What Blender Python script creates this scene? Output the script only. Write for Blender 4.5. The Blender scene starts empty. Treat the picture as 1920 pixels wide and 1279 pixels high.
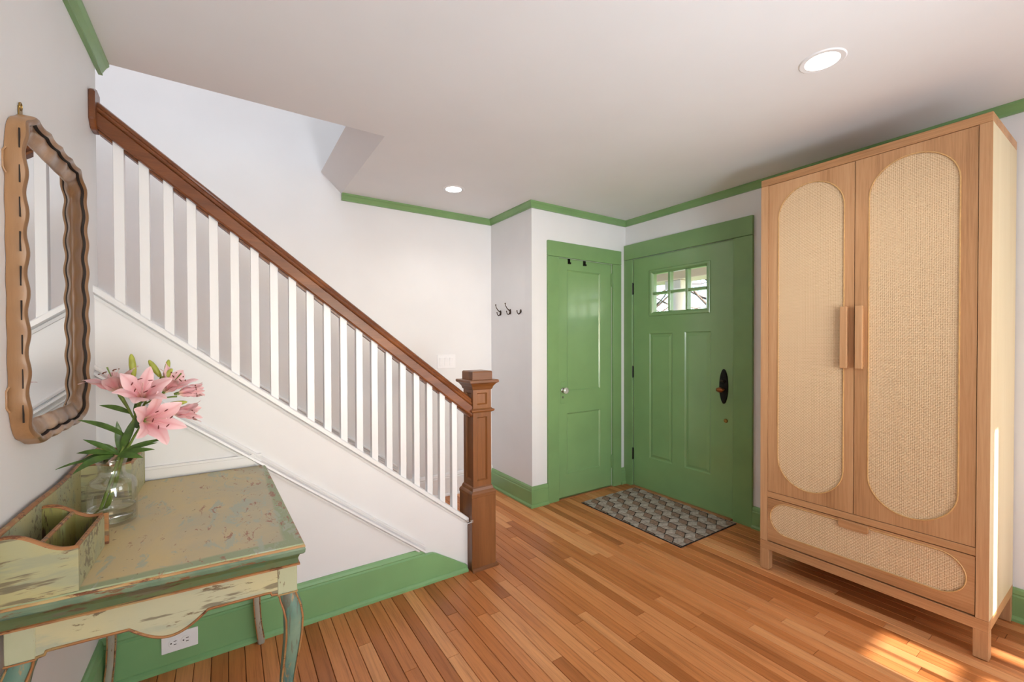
import bpy, bmesh, math, random
from mathutils import Vector, Matrix

rnd = random.Random(7)
S = bpy.context.scene
COL = S.collection
PI = math.pi

# ------------------------------------------------------------------ camera
def make_camera():
    th, pt, ro = math.radians(33.4256), math.radians(-.6271), math.radians(-.1708)
    F = Vector((math.sin(th) * math.cos(pt), math.cos(th) * math.cos(pt), math.sin(pt)))
    R0 = Vector((math.cos(th), -math.sin(th), 0))
    U0 = R0.cross(F)
    R = R0 * math.cos(ro) + U0 * math.sin(ro)
    U = -R0 * math.sin(ro) + U0 * math.cos(ro)
    cd = bpy.data.cameras.new('camera')
    cd.sensor_width = 36
    cd.sensor_fit = 'HORIZONTAL'
    cd.lens = 807.3463 / 1920 * 36
    cd.shift_y = 10.386 / 1920
    cd.clip_start = .02
    o = bpy.data.objects.new('camera', cd)
    COL.objects.link(o)
    o.matrix_world = Matrix(((R.x, U.x, -F.x, 0), (R.y, U.y, -F.y, 0), (R.z, U.z, -F.z, 1.29), (0, 0, 0, 1)))
    S.camera = o
make_camera()

# ------------------------------------------------------------------ light and exposure
W = bpy.data.worlds.new('sky')
S.world = W
W.use_nodes = True
wn = W.node_tree.nodes
sky = wn.new('ShaderNodeTexSky')
sky.sky_type = 'NISHITA'
sky.sun_disc = False
sky.sun_elevation = math.radians(26)
sky.sun_rotation = math.radians(180)
sky.air_density = .9
sky.dust_density = 1.2
W.node_tree.links.new(sky.outputs[0], wn['Background'].inputs[0])
wn['Background'].inputs[1].default_value = .65

def lamp(name, kind, loc, target, energy, color=(1, 1, 1), size=1, size_y=None, spread=None, **k):
    d = bpy.data.lights.new(name, kind)
    d.energy = energy
    d.color = color
    if kind == 'AREA':
        d.size = size
        if size_y:
            d.shape = 'RECTANGLE'
            d.size_y = size_y
        if spread:
            d.spread = math.radians(spread)
    for a, b in k.items():
        setattr(d, a, b)
    o = bpy.data.objects.new(name, d)
    COL.objects.link(o)
    o.location = loc
    v = Vector(target) - Vector(loc)
    o.rotation_euler = v.to_track_quat('-Z', 'Y').to_euler()
    return o

lamp('sun', 'SUN', (2.3, -6, 3), (2.31, -4, 2.1), 22, (1, .965, .91), angle=math.radians(.5))
lamp('window_daylight', 'AREA', (.95, -2.46, 1.4), (.95, 2, 1.3), 9, (.93, .97, 1), 1.75, 1.5)  # added fill lamp at the unseen rear window, boosting the daylight
lamp('patio_bounce', 'AREA', (.95, -2.44, 1.1), (1.3, -.7, 3.2), 50, (.80, .91, 1), 1.75, .9)  # added fill lamp angled up to brighten the ceiling
lamp('doorway_daylight', 'AREA', (2.93, -1.15, 1.35), (-1, -.2, 1.7), 22, (.88, .945, 1), 1.3, 1.4)  # added fill lamp by the right wall; no doorway stands there
lamp('stairwell_daylight', 'AREA', (-.5, 2.75, 4.6), (-.2, 2.8, 0), 70, (.95, .97, 1), 2.2, .8)
lamp('hall_flash', 'SPOT', (.15, -1.5, 1.75), (2.45, 2.6, 1.15), 185, (.91, .965, 1), spot_size=math.radians(48), spot_blend=1, shadow_soft_size=.4)  # added spot behind the camera, brightens the front door and closet
lamp('ceiling_bounce_flash', 'SPOT', (1.0, -.9, .8), (1.2, 1.8, 2.378), 185, (.82, .92, 1), spot_size=math.radians(92), spot_blend=1, shadow_soft_size=.35)  # added upward spot that evens out the ceiling brightness
S.view_settings.view_transform = 'Standard'
S.view_settings.look = 'None'
S.view_settings.gamma = 1
S.view_settings.use_curve_mapping = False
S.view_settings.exposure = -.12
S.cycles.use_denoising = True
S.cycles.max_bounces = 14
S.cycles.diffuse_bounces = 6
S.cycles.transparent_max_bounces = 16
S.cycles.sample_clamp_indirect = 6

# ------------------------------------------------------------------ materials
def lin(c):
    def f(v):
        v /= 255
        return v / 12.92 if v <= .04045 else ((v + .055) / 1.055) ** 2.4
    return (f(c[0]), f(c[1]), f(c[2]), 1)

class NT:
    def __init__(s, name):
        s.m = bpy.data.materials.new(name)
        s.m.use_nodes = True
        s.t = s.m.node_tree
        s.b = s.t.nodes['Principled BSDF']
        s.o = s.t.nodes['Material Output']
    def n(s, typ, **k):
        x = s.t.nodes.new('ShaderNode' + typ)
        for a, b in k.items():
            setattr(x, a, b)
        return x
    def l(s, a, b):
        s.t.links.new(a, b)
    def set(s, k, v):
        s.b.inputs[k].default_value = v
    def ramp(s, fac, stops, interp='LINEAR'):
        r = s.n('ValToRGB')
        r.color_ramp.interpolation = interp
        e = r.color_ramp.elements
        while len(e) < len(stops):
            e.new(.5)
        for i, (p, c) in enumerate(stops):
            e[i].position = p
            e[i].color = c if len(c) == 4 else lin(c)
        s.l(fac, r.inputs[0])
        return r.outputs[0]
    def mix(s, fac, a, b, blend='MIX'):
        x = s.n('Mix', data_type='RGBA', blend_type=blend)
        for i, v in ((0, fac), (6, a), (7, b)):
            if hasattr(v, 'is_output'):
                s.l(v, x.inputs[i])
            else:
                x.inputs[i].default_value = v if i == 0 or len(v) == 4 else lin(v)
        return x.outputs[2]
    def math(s, op, a, b=0, c=0):
        x = s.n('Math', operation=op)
        for i, v in enumerate((a, b, c)):
            if hasattr(v, 'is_output'):
                s.l(v, x.inputs[i])
            else:
                x.inputs[i].default_value = v
        return x.outputs[0]
    def coords(s, scale=(1, 1, 1), rand=True, src='Object'):
        tc = s.n('TexCoord')
        v = tc.outputs[src]
        if rand:
            oi = s.n('ObjectInfo')
            vm = s.n('VectorMath', operation='SCALE')
            cb = s.n('CombineXYZ')
            for i in range(3):
                s.l(oi.outputs['Random'], cb.inputs[i])
            s.l(cb.outputs[0], vm.inputs[0])
            vm.inputs['Scale'].default_value = 37
            ad = s.n('VectorMath', operation='ADD')
            s.l(v, ad.inputs[0])
            s.l(vm.outputs[0], ad.inputs[1])
            v = ad.outputs[0]
        mp = s.n('Mapping')
        mp.inputs['Scale'].default_value = scale
        s.l(v, mp.inputs[0])
        return mp.outputs[0]
    def noise(s, vec, scale=5, detail=4, rough=.55, dist=0):
        x = s.n('TexNoise')
        x.inputs['Scale'].default_value = scale
        x.inputs['Detail'].default_value = detail
        x.inputs['Roughness'].default_value = rough
        x.inputs['Distortion'].default_value = dist
        s.l(vec, x.inputs['Vector'])
        return x.outputs['Fac']
    def bump(s, h, strength=.2, dist=.002):
        x = s.n('Bump')
        x.inputs['Strength'].default_value = strength
        x.inputs['Distance'].default_value = dist
        s.l(h, x.inputs['Height'])
        s.l(x.outputs[0], s.b.inputs['Normal'])
    def base(s, c):
        if hasattr(c, 'is_output'):
            s.l(c, s.b.inputs['Base Color'])
        else:
            s.b.inputs['Base Color'].default_value = lin(c)

def paint(name, c, rough=.5, var=.03, bump=.05, spec=.5, scale=3):
    t = NT(name)
    v = t.coords(rand=False)
    n = t.noise(v, scale, 3)
    c1 = tuple(max(0, x * (1 - var)) for x in c)
    c2 = tuple(min(255, x * (1 + var)) for x in c)
    t.base(t.ramp(n, [(.3, c1), (.7, c2)]))
    t.set('Roughness', rough)
    t.set('Specular IOR Level', spec)
    if bump:
        t.bump(t.noise(v, 90, 3), bump, .002)
    return t.m

def wood(name, dark, mid, light, axis='Z', ring=26, rough=.42, grain=.55, coat=0, bump=.06, spec=.5):
    t = NT(name)
    sc = [1, 1, 1]
    sc['XYZ'.index(axis)] = .07
    v = t.coords(tuple(sc))
    big = t.noise(v, ring * .35, 3, .5, .6)
    fine_sc = [1, 1, 1]
    fine_sc['XYZ'.index(axis)] = .03
    v2 = t.coords(tuple(fine_sc))
    fine = t.noise(v2, ring * 9, 3, .7)
    a = t.math('ADD', t.math('MULTIPLY', big, 1 - grain * .5), t.math('MULTIPLY', fine, grain * .5))
    t.base(t.ramp(a, [(.3, dark), (.5, mid), (.7, light)]))
    t.set('Roughness', rough)
    t.set('Specular IOR Level', spec)
    if coat:
        t.set('Coat Weight', coat)
        t.set('Coat Roughness', .2)
    t.bump(fine, bump, .001)
    return t.m

def plain(name, c, rough=.5, metal=0, spec=.5):
    t = NT(name)
    v = t.coords(rand=False)
    n = t.noise(v, 40, 2)
    t.base(t.ramp(n, [(.3, tuple(x * .94 for x in c)), (.7, tuple(min(255, x * 1.05) for x in c))]))
    t.set('Roughness', rough)
    t.set('Metallic', metal)
    t.set('Specular IOR Level', spec)
    return t.m

def emit(name, c, k):
    t = NT(name)
    t.base(c)
    t.b.inputs['Emission Color'].default_value = lin(c)
    t.set('Emission Strength', k)
    return t.m

def thin_glass(name, tint=(1, 1, 1, 1), gloss=.0, base=.06):
    t = NT(name)
    tr = t.n('BsdfTransparent')
    tr.inputs[0].default_value = tint
    gl = t.n('BsdfGlossy')
    gl.inputs['Roughness'].default_value = .03
    fr = t.n('LayerWeight')
    fr.inputs[0].default_value = .25
    mx = t.n('MixShader')
    f = t.math('MULTIPLY_ADD', fr.outputs['Facing'], .55, base)
    f = t.math('POWER', fr.outputs['Facing'], 2.2)
    f = t.math('MULTIPLY_ADD', f, .6, base)
    t.l(f, mx.inputs[0])
    t.l(tr.outputs[0], mx.inputs[1])
    t.l(gl.outputs[0], mx.inputs[2])
    t.l(mx.outputs[0], t.o.inputs['Surface'])
    return t.m

M = {}
M['wall'] = paint('white_wall_paint', (228, 228, 229), .55, .008, .03, .3)
M['ceiling'] = paint('white_ceiling_paint', (229, 229, 229), .6, .006, .02, .3)
M['trim_white'] = paint('white_trim_paint', (229, 229, 230), .35, .008, .02)
M['green'] = paint('green_trim_paint', (122, 158, 104), .3, .04, .05)
M['green_door'] = paint('green_door_paint', (126, 162, 108), .28, .03, .03)
for k_ in ('green_door',):
    b_ = M[k_].node_tree.nodes['Principled BSDF']
    b_.inputs['Coat Weight'].default_value = .6
    b_.inputs['Coat Roughness'].default_value = .14
M['green_base'] = paint('green_baseboard_paint', (122, 166, 113), .3, .04, .06)
M['rail'] = wood('dark_handrail_wood', (82, 42, 18), (112, 62, 30), (140, 84, 44), 'X', 30, .33, .6, .3)
M['newel'] = wood('newel_wood', (84, 48, 20), (120, 73, 35), (146, 95, 52), 'Z', 24, .36, .5, .25)
M['newel_h'] = wood('newel_wood_crosswise', (84, 48, 20), (120, 73, 35), (146, 95, 52), 'X', 24, .36, .5, .25)
M['oak'] = wood('pale_oak_upright', (150, 106, 68), (188, 142, 100), (205, 162, 120), 'Z', 18, .45, .8, 0, .05, .35)
M['oak_h'] = wood('pale_oak_crosswise', (148, 104, 66), (186, 139, 96), (203, 159, 116), 'Y', 18, .45, .8, 0, .05, .35)
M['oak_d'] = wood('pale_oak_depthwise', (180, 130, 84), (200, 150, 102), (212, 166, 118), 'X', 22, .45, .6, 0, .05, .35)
M['oak_side'] = wood('pale_oak_side', (204, 184, 146), (214, 196, 160), (220, 204, 170), 'Z', 22, .45, .5, 0, .05, .35)  # paler oak: sunlight on the near side put into the colour
M['cane'] = paint('cane_strand', (228, 199, 160), .6, .03, 0, .3, 300)
M['cane_back'] = paint('cane_backing', (186, 146, 106), .7, .02, 0, .2, 300)
M['bead'] = plain('cane_edge_bead', (206, 164, 108), .5)
M['dark_gap'] = plain('shadow_gap_brown', (60, 34, 20), .7)
M['black_iron'] = plain('black_iron', (22, 20, 18), .35, .6)
M['bronze'] = plain('dark_bronze', (70, 55, 45), .35, .8)
M['copper_knob'] = plain('copper_knob', (150, 88, 48), .3, .7)
M['brass'] = plain('aged_brass', (160, 128, 70), .3, .9)
M['chrome'] = plain('chrome', (190, 190, 190), .2, 1)
M['white_plastic'] = paint('white_plastic', (236, 236, 238), .35, .004, 0)
M['slot'] = plain('dark_slot', (70, 66, 66), .6)
M['threshold'] = wood('threshold_wood', (128, 78, 44), (160, 106, 66), (180, 124, 82), 'Y', 24, .4, .5)
M['concrete'] = paint('porch_concrete', (170, 168, 162), .8, .05, .1)
M['porch_white'] = paint('porch_white_paint', (232, 232, 236), .5, .01, .02)
M['porch_cream'] = paint('porch_cream_paint', (226, 214, 198), .5, .01, .02)
M['porch_board'] = wood('porch_ceiling_board', (150, 112, 92), (170, 130, 106), (186, 146, 120), 'Y', 20, .5, .4)
M['bark'] = paint('bark', (92, 80, 74), .9, .2, .4, .3, 20)
M['lawn'] = paint('lawn', (96, 118, 62), .9, .2, .3, .2, 8)
M['mirror'] = NT('mirror_glass').m
_b = M['mirror'].node_tree.nodes['Principled BSDF']
_b.inputs['Metallic'].default_value = 1
_b.inputs['Roughness'].default_value = .0
_b.inputs['Base Color'].default_value = (.86, .87, .87, 1)
M['mirror_frame'] = wood('bronzed_mirror_wood', (92, 64, 42), (134, 100, 70), (178, 142, 108), 'Z', 14, .3, .35, .35, .05)
M['mirror_side'] = wood('tan_mirror_wood', (140, 104, 70), (166, 126, 88), (186, 148, 110), 'Z', 14, .4, .35, .1, .05)
M['groove'] = plain('dark_groove', (34, 22, 14), .7)
M['pane'] = thin_glass('window_pane', (1, 1, 1, 1), 0, .03)
M['vase_glass'] = thin_glass('vase_glass', (.985, .99, .99, 1), 0, .10)
M['lamp_disc'] = emit('lit_downlight', (255, 250, 244), 9)
t = NT('vase_water')
t.base((250, 253, 252)); t.set('Transmission Weight', 1); t.set('IOR', 1.33); t.set('Roughness', 0)
M['water'] = t.m

# floor planks: each plank takes its own tone
t = NT('oak_plank')
oi = t.n('ObjectInfo'); ge = t.n('NewGeometry')
r1 = t.math('FRACT', t.math('ADD', oi.outputs['Random'], ge.outputs['Random Per Island']))
tone = t.ramp(r1, [(0, (164, 98, 52)), (.25, (186, 115, 64)), (.55, (198, 126, 73)), (.8, (208, 138, 86)), (1, (221, 158, 106))])
v = t.coords((1, .05, 1)); g1 = t.noise(v, 55, 4, .6, .5)
v2 = t.coords((1, .025, 1)); g2 = t.noise(v2, 260, 3, .7)
gr = t.math('ADD', t.math('MULTIPLY', g1, .6), t.math('MULTIPLY', g2, .4))
gc = t.ramp(gr, [(.3, (.62, .55, .5, 1)), (.5, (.98, .97, .96, 1)), (.7, (1.14, 1.14, 1.12, 1))])
t.base(t.mix(1.0, tone, gc, 'MULTIPLY'))
t.set('Roughness', .34); t.set('Specular IOR Level', .4)
t.bump(g2, .05, .001)
M['plank'] = t.m
M['subfloor'] = plain('subfloor', (70, 40, 22), .8)
M['tread'] = wood('stair_tread_wood', (150, 88, 44), (178, 110, 60), (196, 130, 78), 'Y', 24, .35, .5)

def distressed(name, base, worn, under, teal, wear=.5, axis=0, rough=.5, cut=.55):
    """old layered paint: a main coat, streaks of a second coat, chips down to brown"""
    t = NT(name)
    sc = [9, 9, 9]; sc[axis] = 2.2
    v = t.coords(tuple(sc), rand=True)
    n1 = t.noise(v, 1.6, 6, .65, .4)
    sc2 = [42, 42, 42]; sc2[axis] = 8
    v2 = t.coords(tuple(sc2), rand=True)
    n2 = t.noise(v2, 1.1, 6, .7, .3)
    v3 = t.coords((4, 4, 4), rand=True)
    n3 = t.noise(v3, 1.2, 4, .6, .8)
    c = t.mix(t.ramp(n3, [(.38, (0, 0, 0, 1)), (.66, (1, 1, 1, 1))]), base, worn)
    c = t.mix(t.ramp(n1, [(cut - .03, (0, 0, 0, 1)), (cut + .06, (.85, .85, .85, 1))]), c, teal)
    c = t.mix(t.ramp(n2, [(.585 - .12 * (wear - .5), (0, 0, 0, 1)), (.625 - .12 * (wear - .5), (1, 1, 1, 1))]), c, under)
    sc4 = [70, 70, 70]; sc4[axis] = 7
    n4 = t.noise(t.coords(tuple(sc4)), 1.0, 3, .6)
    n5 = t.noise(t.coords((7, 7, 7)), 1.0, 2, .5)
    sk = t.math('MULTIPLY', n4, t.math('MULTIPLY_ADD', n5, 1.2, .4))
    c = t.mix(t.ramp(sk, [(.60, (0, 0, 0, 1)), (.66, (.75, .75, .75, 1))]), c, (96, 84, 68))
    t.base(c)
    t.set('Roughness', rough)
    t.bump(t.math('ADD', n1, n2), .25, .0015)
    return t.m

M['dp_sage'] = distressed('worn_sage_paint', (172, 165, 118), (162, 162, 128), (112, 86, 58), (148, 152, 126), .35, 0)
M['dp_apron'] = distressed('worn_cream_green_paint', (186, 178, 138), (176, 174, 146), (112, 96, 72), (160, 164, 144), .35, 0)
M['dp_block'] = distressed('worn_grey_green_paint', (168, 172, 140), (176, 178, 150), (112, 92, 70), (140, 152, 130), .4, 2)
M['dp_teal'] = distressed('worn_teal_paint', (80, 116, 104), (118, 140, 120), (150, 124, 86), (58, 98, 98), .5, 2)
M['dp_grey'] = distressed('worn_grey_leg_paint', (158, 150, 134), (170, 166, 150), (112, 88, 66), (140, 146, 136), .5, 2)
M['dp_band'] = distressed('worn_moss_paint', (90, 98, 58), (74, 94, 62), (84, 62, 36), (70, 104, 78), .45, 0)
M['dp_edge'] = distressed('worn_dark_teal_edge', (84, 112, 92), (136, 148, 118), (116, 78, 46), (60, 94, 82), .75, 0)
M['dp_lip'] = distressed('bare_orange_edge', (178, 140, 90), (162, 118, 74), (112, 66, 36), (190, 168, 116), .85, 0)
M['dp_bead'] = distressed('rubbed_brown_bead', (150, 98, 58), (168, 118, 72), (104, 62, 36), (166, 138, 90), .7, 0)
M['dp_inside'] = distressed('worn_olive_inside', (142, 138, 74), (120, 112, 62), (78, 52, 30), (150, 160, 110), .6, 2)
# desk top: tan field, sage border, chips of brick and pale blue
t = NT('worn_desk_top')
tc = t.n('TexCoord'); sp = t.n('SeparateXYZ'); t.l(tc.outputs['Generated'], sp.inputs[0])
v = t.coords((6, 3, 6), rand=False); nb = t.noise(v, 1.4, 5, .6, .5)
wob = t.math('MULTIPLY_ADD', nb, .05, -.025)
ex = t.math('MINIMUM', t.math('SUBTRACT', 1, sp.outputs[0]), t.math('MULTIPLY', sp.outputs[1], 1.5))
ex = t.math('ADD', ex, wob)
border = t.ramp(ex, [(.07, (1, 1, 1, 1)), (.085, (0, 0, 0, 1))])
fld = t.mix(t.ramp(nb, [(.35, (0, 0, 0, 1)), (.65, (1, 1, 1, 1))]), (208, 186, 134), (198, 182, 146))
grey = t.noise(t.coords((5, 5, 5), rand=False), 1.1, 5, .6, .6)
redge = t.math('MULTIPLY', grey, t.math('POWER', sp.outputs[0], 1.2))
fld = t.mix(t.ramp(redge, [(.2, (0, 0, 0, 1)), (.45, (.9, .9, .9, 1))]), fld, (178, 172, 146))
c = t.mix(border, fld, (152, 164, 128))
n4 = t.noise(t.coords((34, 13, 20), rand=False), 1.0, 6, .74, .6)
n5 = t.noise(t.coords((18, 7, 20), rand=False), 1.1, 6, .7, .6)
amt = t.math('MULTIPLY', sp.outputs[0], .10)
c = t.mix(t.ramp(t.math('ADD', n5, amt), [(.62, (0, 0, 0, 1)), (.66, (.8, .8, .8, 1))]), c, (170, 178, 160))
c = t.mix(t.ramp(t.math('ADD', n4, amt), [(.66, (0, 0, 0, 1)), (.69, (.85, .85, .85, 1))]), c, (158, 100, 80))
n6 = t.noise(t.coords((60, 40, 60), rand=False), 1.0, 3, .6)
c = t.mix(t.ramp(n6, [(.68, (0, 0, 0, 1)), (.72, (.7, .7, .7, 1))]), c, (122, 92, 66))
t.base(c); t.set('Roughness', .5); t.bump(t.math('ADD', n4, n5), .2, .001)
M['desk_top'] = t.m

def petalmat():
    t = NT('pink_petal')
    a = t.n('VertexColor'); a.layer_name = 'tint'
    n = t.noise(t.coords((40, 40, 40)), 1, 3)
    c = t.mix(.12, a.outputs[0], t.ramp(n, [(.3, (206, 120, 130)), (.7, (244, 206, 204))]))
    t.base(c); t.set('Roughness', .45)
    t.set('Subsurface Weight', .15); t.set('Subsurface Radius', (.01, .004, .004)); t.set('Subsurface Scale', .2)
    return t.m
M['petal'] = petalmat()
M['leaf'] = paint('lily_leaf', (74, 104, 44), .4, .18, .05, .5, 30)
M['stem'] = paint('lily_stem', (106, 128, 52), .45, .15, .05, .5, 30)
M['bud'] = paint('lily_bud', (166, 172, 70), .45, .12, .03, .5, 30)
M['filament'] = plain('pale_filament', (232, 190, 186), .5)
M['anther'] = plain('rust_anther', (112, 58, 28), .7)
M['anther_dark'] = plain('maroon_anther', (110, 36, 30), .7)
M['rug_a'] = paint('mat_grey_yarn', (168, 158, 150), .95, .12, .6, .1, 60)
M['rug_b'] = paint('mat_taupe_yarn', (162, 150, 141), .95, .14, .6, .1, 60)
M['rug_c'] = paint('mat_rose_brown_yarn', (142, 118, 104), .95, .14, .6, .1, 60)
M['rug_line'] = paint('mat_dark_yarn', (52, 48, 46), .95, .1, .5, .1, 60)

# ------------------------------------------------------------------ geometry helpers
ROOT = {}          # name -> world location of the object's origin

class G:
    """collects vertices and faces in world space"""
    def __init__(s):
        s.v = []; s.f = []; s.c = []
    def add(s, V, Fs):
        k = len(s.v)
        s.v += [tuple(p) for p in V]
        s.f += [tuple(i + k for i in f) for f in Fs]
        return s
    def box(s, x0, x1, y0, y1, z0, z1):
        V = [(x, y, z) for z in (z0, z1) for y in (y0, y1) for x in (x0, x1)]
        return s.add(V, [(0, 2, 3, 1), (4, 5, 7, 6), (0, 1, 5, 4), (2, 6, 7, 3), (0, 4, 6, 2), (1, 3, 7, 5)])
    def prism(s, poly, fn0, fn1):
        n = len(poly)
        V = [fn0(*p) for p in poly] + [fn1(*p) for p in poly]
        Fs = [tuple(range(n))[::-1], tuple(range(n, 2 * n))] + [(i, (i + 1) % n, n + (i + 1) % n, n + i) for i in range(n)]
        return s.add(V, Fs)
    def tube(s, pts, rad, n=8, caps=True, flat=1.0):
        pts = [Vector(p) for p in pts]
        m = len(pts)
        if not hasattr(rad, '__len__'):
            rad = [rad] * m
        t0 = (pts[1] - pts[0]).normalized()
        ref = Vector((0, 0, 1)) if abs(t0.z) < .9 else Vector((1, 0, 0))
        u = t0.cross(ref).normalized()
        V = []
        for i in range(m):
            t = (pts[min(i + 1, m - 1)] - pts[max(i - 1, 0)]).normalized()
            u = (u - t * u.dot(t)).normalized()
            w = t.cross(u)
            for j in range(n):
                a = 2 * PI * j / n
                V.append(pts[i] + (u * math.cos(a) + w * math.sin(a) * flat) * rad[i])
        Fs = [(i * n + j, i * n + (j + 1) % n, (i + 1) * n + (j + 1) % n, (i + 1) * n + j) for i in range(m - 1) for j in range(n)]
        if caps:
            Fs += [tuple(range(n))[::-1], tuple(range((m - 1) * n, m * n))]
        return s.add(V, Fs)
    def lathe(s, prof, o, axis='Z', n=24, sx=1, sy=1):
        """prof: (radius, height) list"""
        V = []
        for r, h in prof:
            for j in range(n):
                a = 2 * PI * j / n
                p, q = r * math.cos(a) * sx, r * math.sin(a) * sy
                V.append({'Z': (o[0] + p, o[1] + q, o[2] + h), 'X': (o[0] + h, o[1] + p, o[2] + q), 'Y': (o[0] + p, o[1] + h, o[2] + q)}[axis])
        m = len(prof)
        Fs = [(i * n + j, i * n + (j + 1) % n, (i + 1) * n + (j + 1) % n, (i + 1) * n + j) for i in range(m - 1) for j in range(n)]
        if prof[0][0] > 1e-6:
            Fs.append(tuple(range(n))[::-1])
        if prof[-1][0] > 1e-6:
            Fs.append(tuple(range((m - 1) * n, m * n)))
        return s.add(V, Fs)
    def sweep(s, path, prof, side=1, closed=False):
        """prof (out, z) along a mitred path in plan; out is to the left of travel for side=1"""
        n = len(path); m = len(prof)
        P = [Vector(p[:2]) for p in path]
        V = []
        for i in range(n):
            d0 = (P[i] - P[i - 1]).normalized() if i > 0 or closed else None
            d1 = (P[(i + 1) % n] - P[i]).normalized() if i < n - 1 or closed else None
            d0 = d0 or d1; d1 = d1 or d0
            n0 = Vector((-d0.y, d0.x)) * side; n1 = Vector((-d1.y, d1.x)) * side
            b = n0 + n1
            b = b / max(.2, b.dot(n0))
            for o, z in prof:
                V.append((P[i].x + b.x * o, P[i].y + b.y * o, z))
        Fs = []
        for i in range(n if closed else n - 1):
            k = (i + 1) % n
            for j in range(m):
                Fs.append((i * m + j, i * m + (j + 1) % m, k * m + (j + 1) % m, k * m + j))
        if not closed:
            Fs += [tuple(range(m))[::-1], tuple(range((n - 1) * m, n * m))]
        return s.add(V, Fs)

def new(name, g, mat, parent=None, bevel=0, seg=1, smooth=False, origin=None, subs=0):
    me = bpy.data.meshes.new(name)
    V = [Vector(p) for p in g.v]
    if origin is None:
        lo = Vector([min(p[i] for p in V) for i in range(3)]); hi = Vector([max(p[i] for p in V) for i in range(3)])
        origin = Vector(((lo.x + hi.x) / 2, (lo.y + hi.y) / 2, lo.z))
    else:
        origin = Vector(origin)
    me.from_pydata([p - origin for p in V], [], g.f)
    mats = mat if isinstance(mat, (list, tuple)) else [mat]
    for mm in mats:
        me.materials.append(M[mm])
    if g.c:
        if isinstance(g.c[0], int):
            for p, c in zip(me.polygons, g.c):
                p.material_index = c
        else:
            at = me.color_attributes.new('tint', 'FLOAT_COLOR', 'POINT')
            for i, c in enumerate(g.c):
                at.data[i].color = c
    bm = bmesh.new(); bm.from_mesh(me)
    bmesh.ops.remove_doubles(bm, verts=bm.verts, dist=1e-6)
    bmesh.ops.recalc_face_normals(bm, faces=bm.faces)
    if bevel:
        ed = [e for e in bm.edges if len(e.link_faces) == 2 and e.calc_face_angle(0) > .5]
        bmesh.ops.bevel(bm, geom=ed, offset=bevel, segments=seg, profile=.5, affect='EDGES', clamp_overlap=True)
    if smooth:
        for f in bm.faces:
            f.smooth = True
        for e in bm.edges:
            if len(e.link_faces) == 2 and e.calc_face_angle(0) > math.radians(smooth if smooth > 1 else 40):
                e.smooth = False
    bm.to_mesh(me); bm.free()
    o = bpy.data.objects.new(name, me)
    COL.objects.link(o)
    if parent is not None:
        o.parent = parent
        o.location = origin - ROOT[parent.name]
    else:
        o.location = origin
    ROOT[o.name] = origin
    return o

def tag(o, label, cat, group=None, kind=None):
    o['label'] = label; o['category'] = cat
    if group: o['group'] = group
    if kind: o['kind'] = kind
    return o

def thing(name, loc, label, cat, group=None, kind=None):
    o = bpy.data.objects.new(name, None)
    o.empty_display_size = .05
    COL.objects.link(o)
    o.location = loc
    ROOT[o.name] = Vector(loc)
    return tag(o, label, cat, group, kind)

def struct(name, g, mat, label, cat, **k):
    return tag(new(name, g, mat, **k), label, cat, None, 'structure')

def dup(o, d, parent=None):
    c = o.copy(); COL.objects.link(c)
    d = Vector(d)
    ROOT[c.name] = ROOT[o.name] + d
    if parent is not None:
        c.parent = parent
        c.location = ROOT[c.name] - ROOT[parent.name]
    else:
        c.location = ROOT[c.name]
    for ch in list(o.children):
        dup(ch, d, c)
    return c

def box(*a):
    return G().box(*a)

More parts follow.
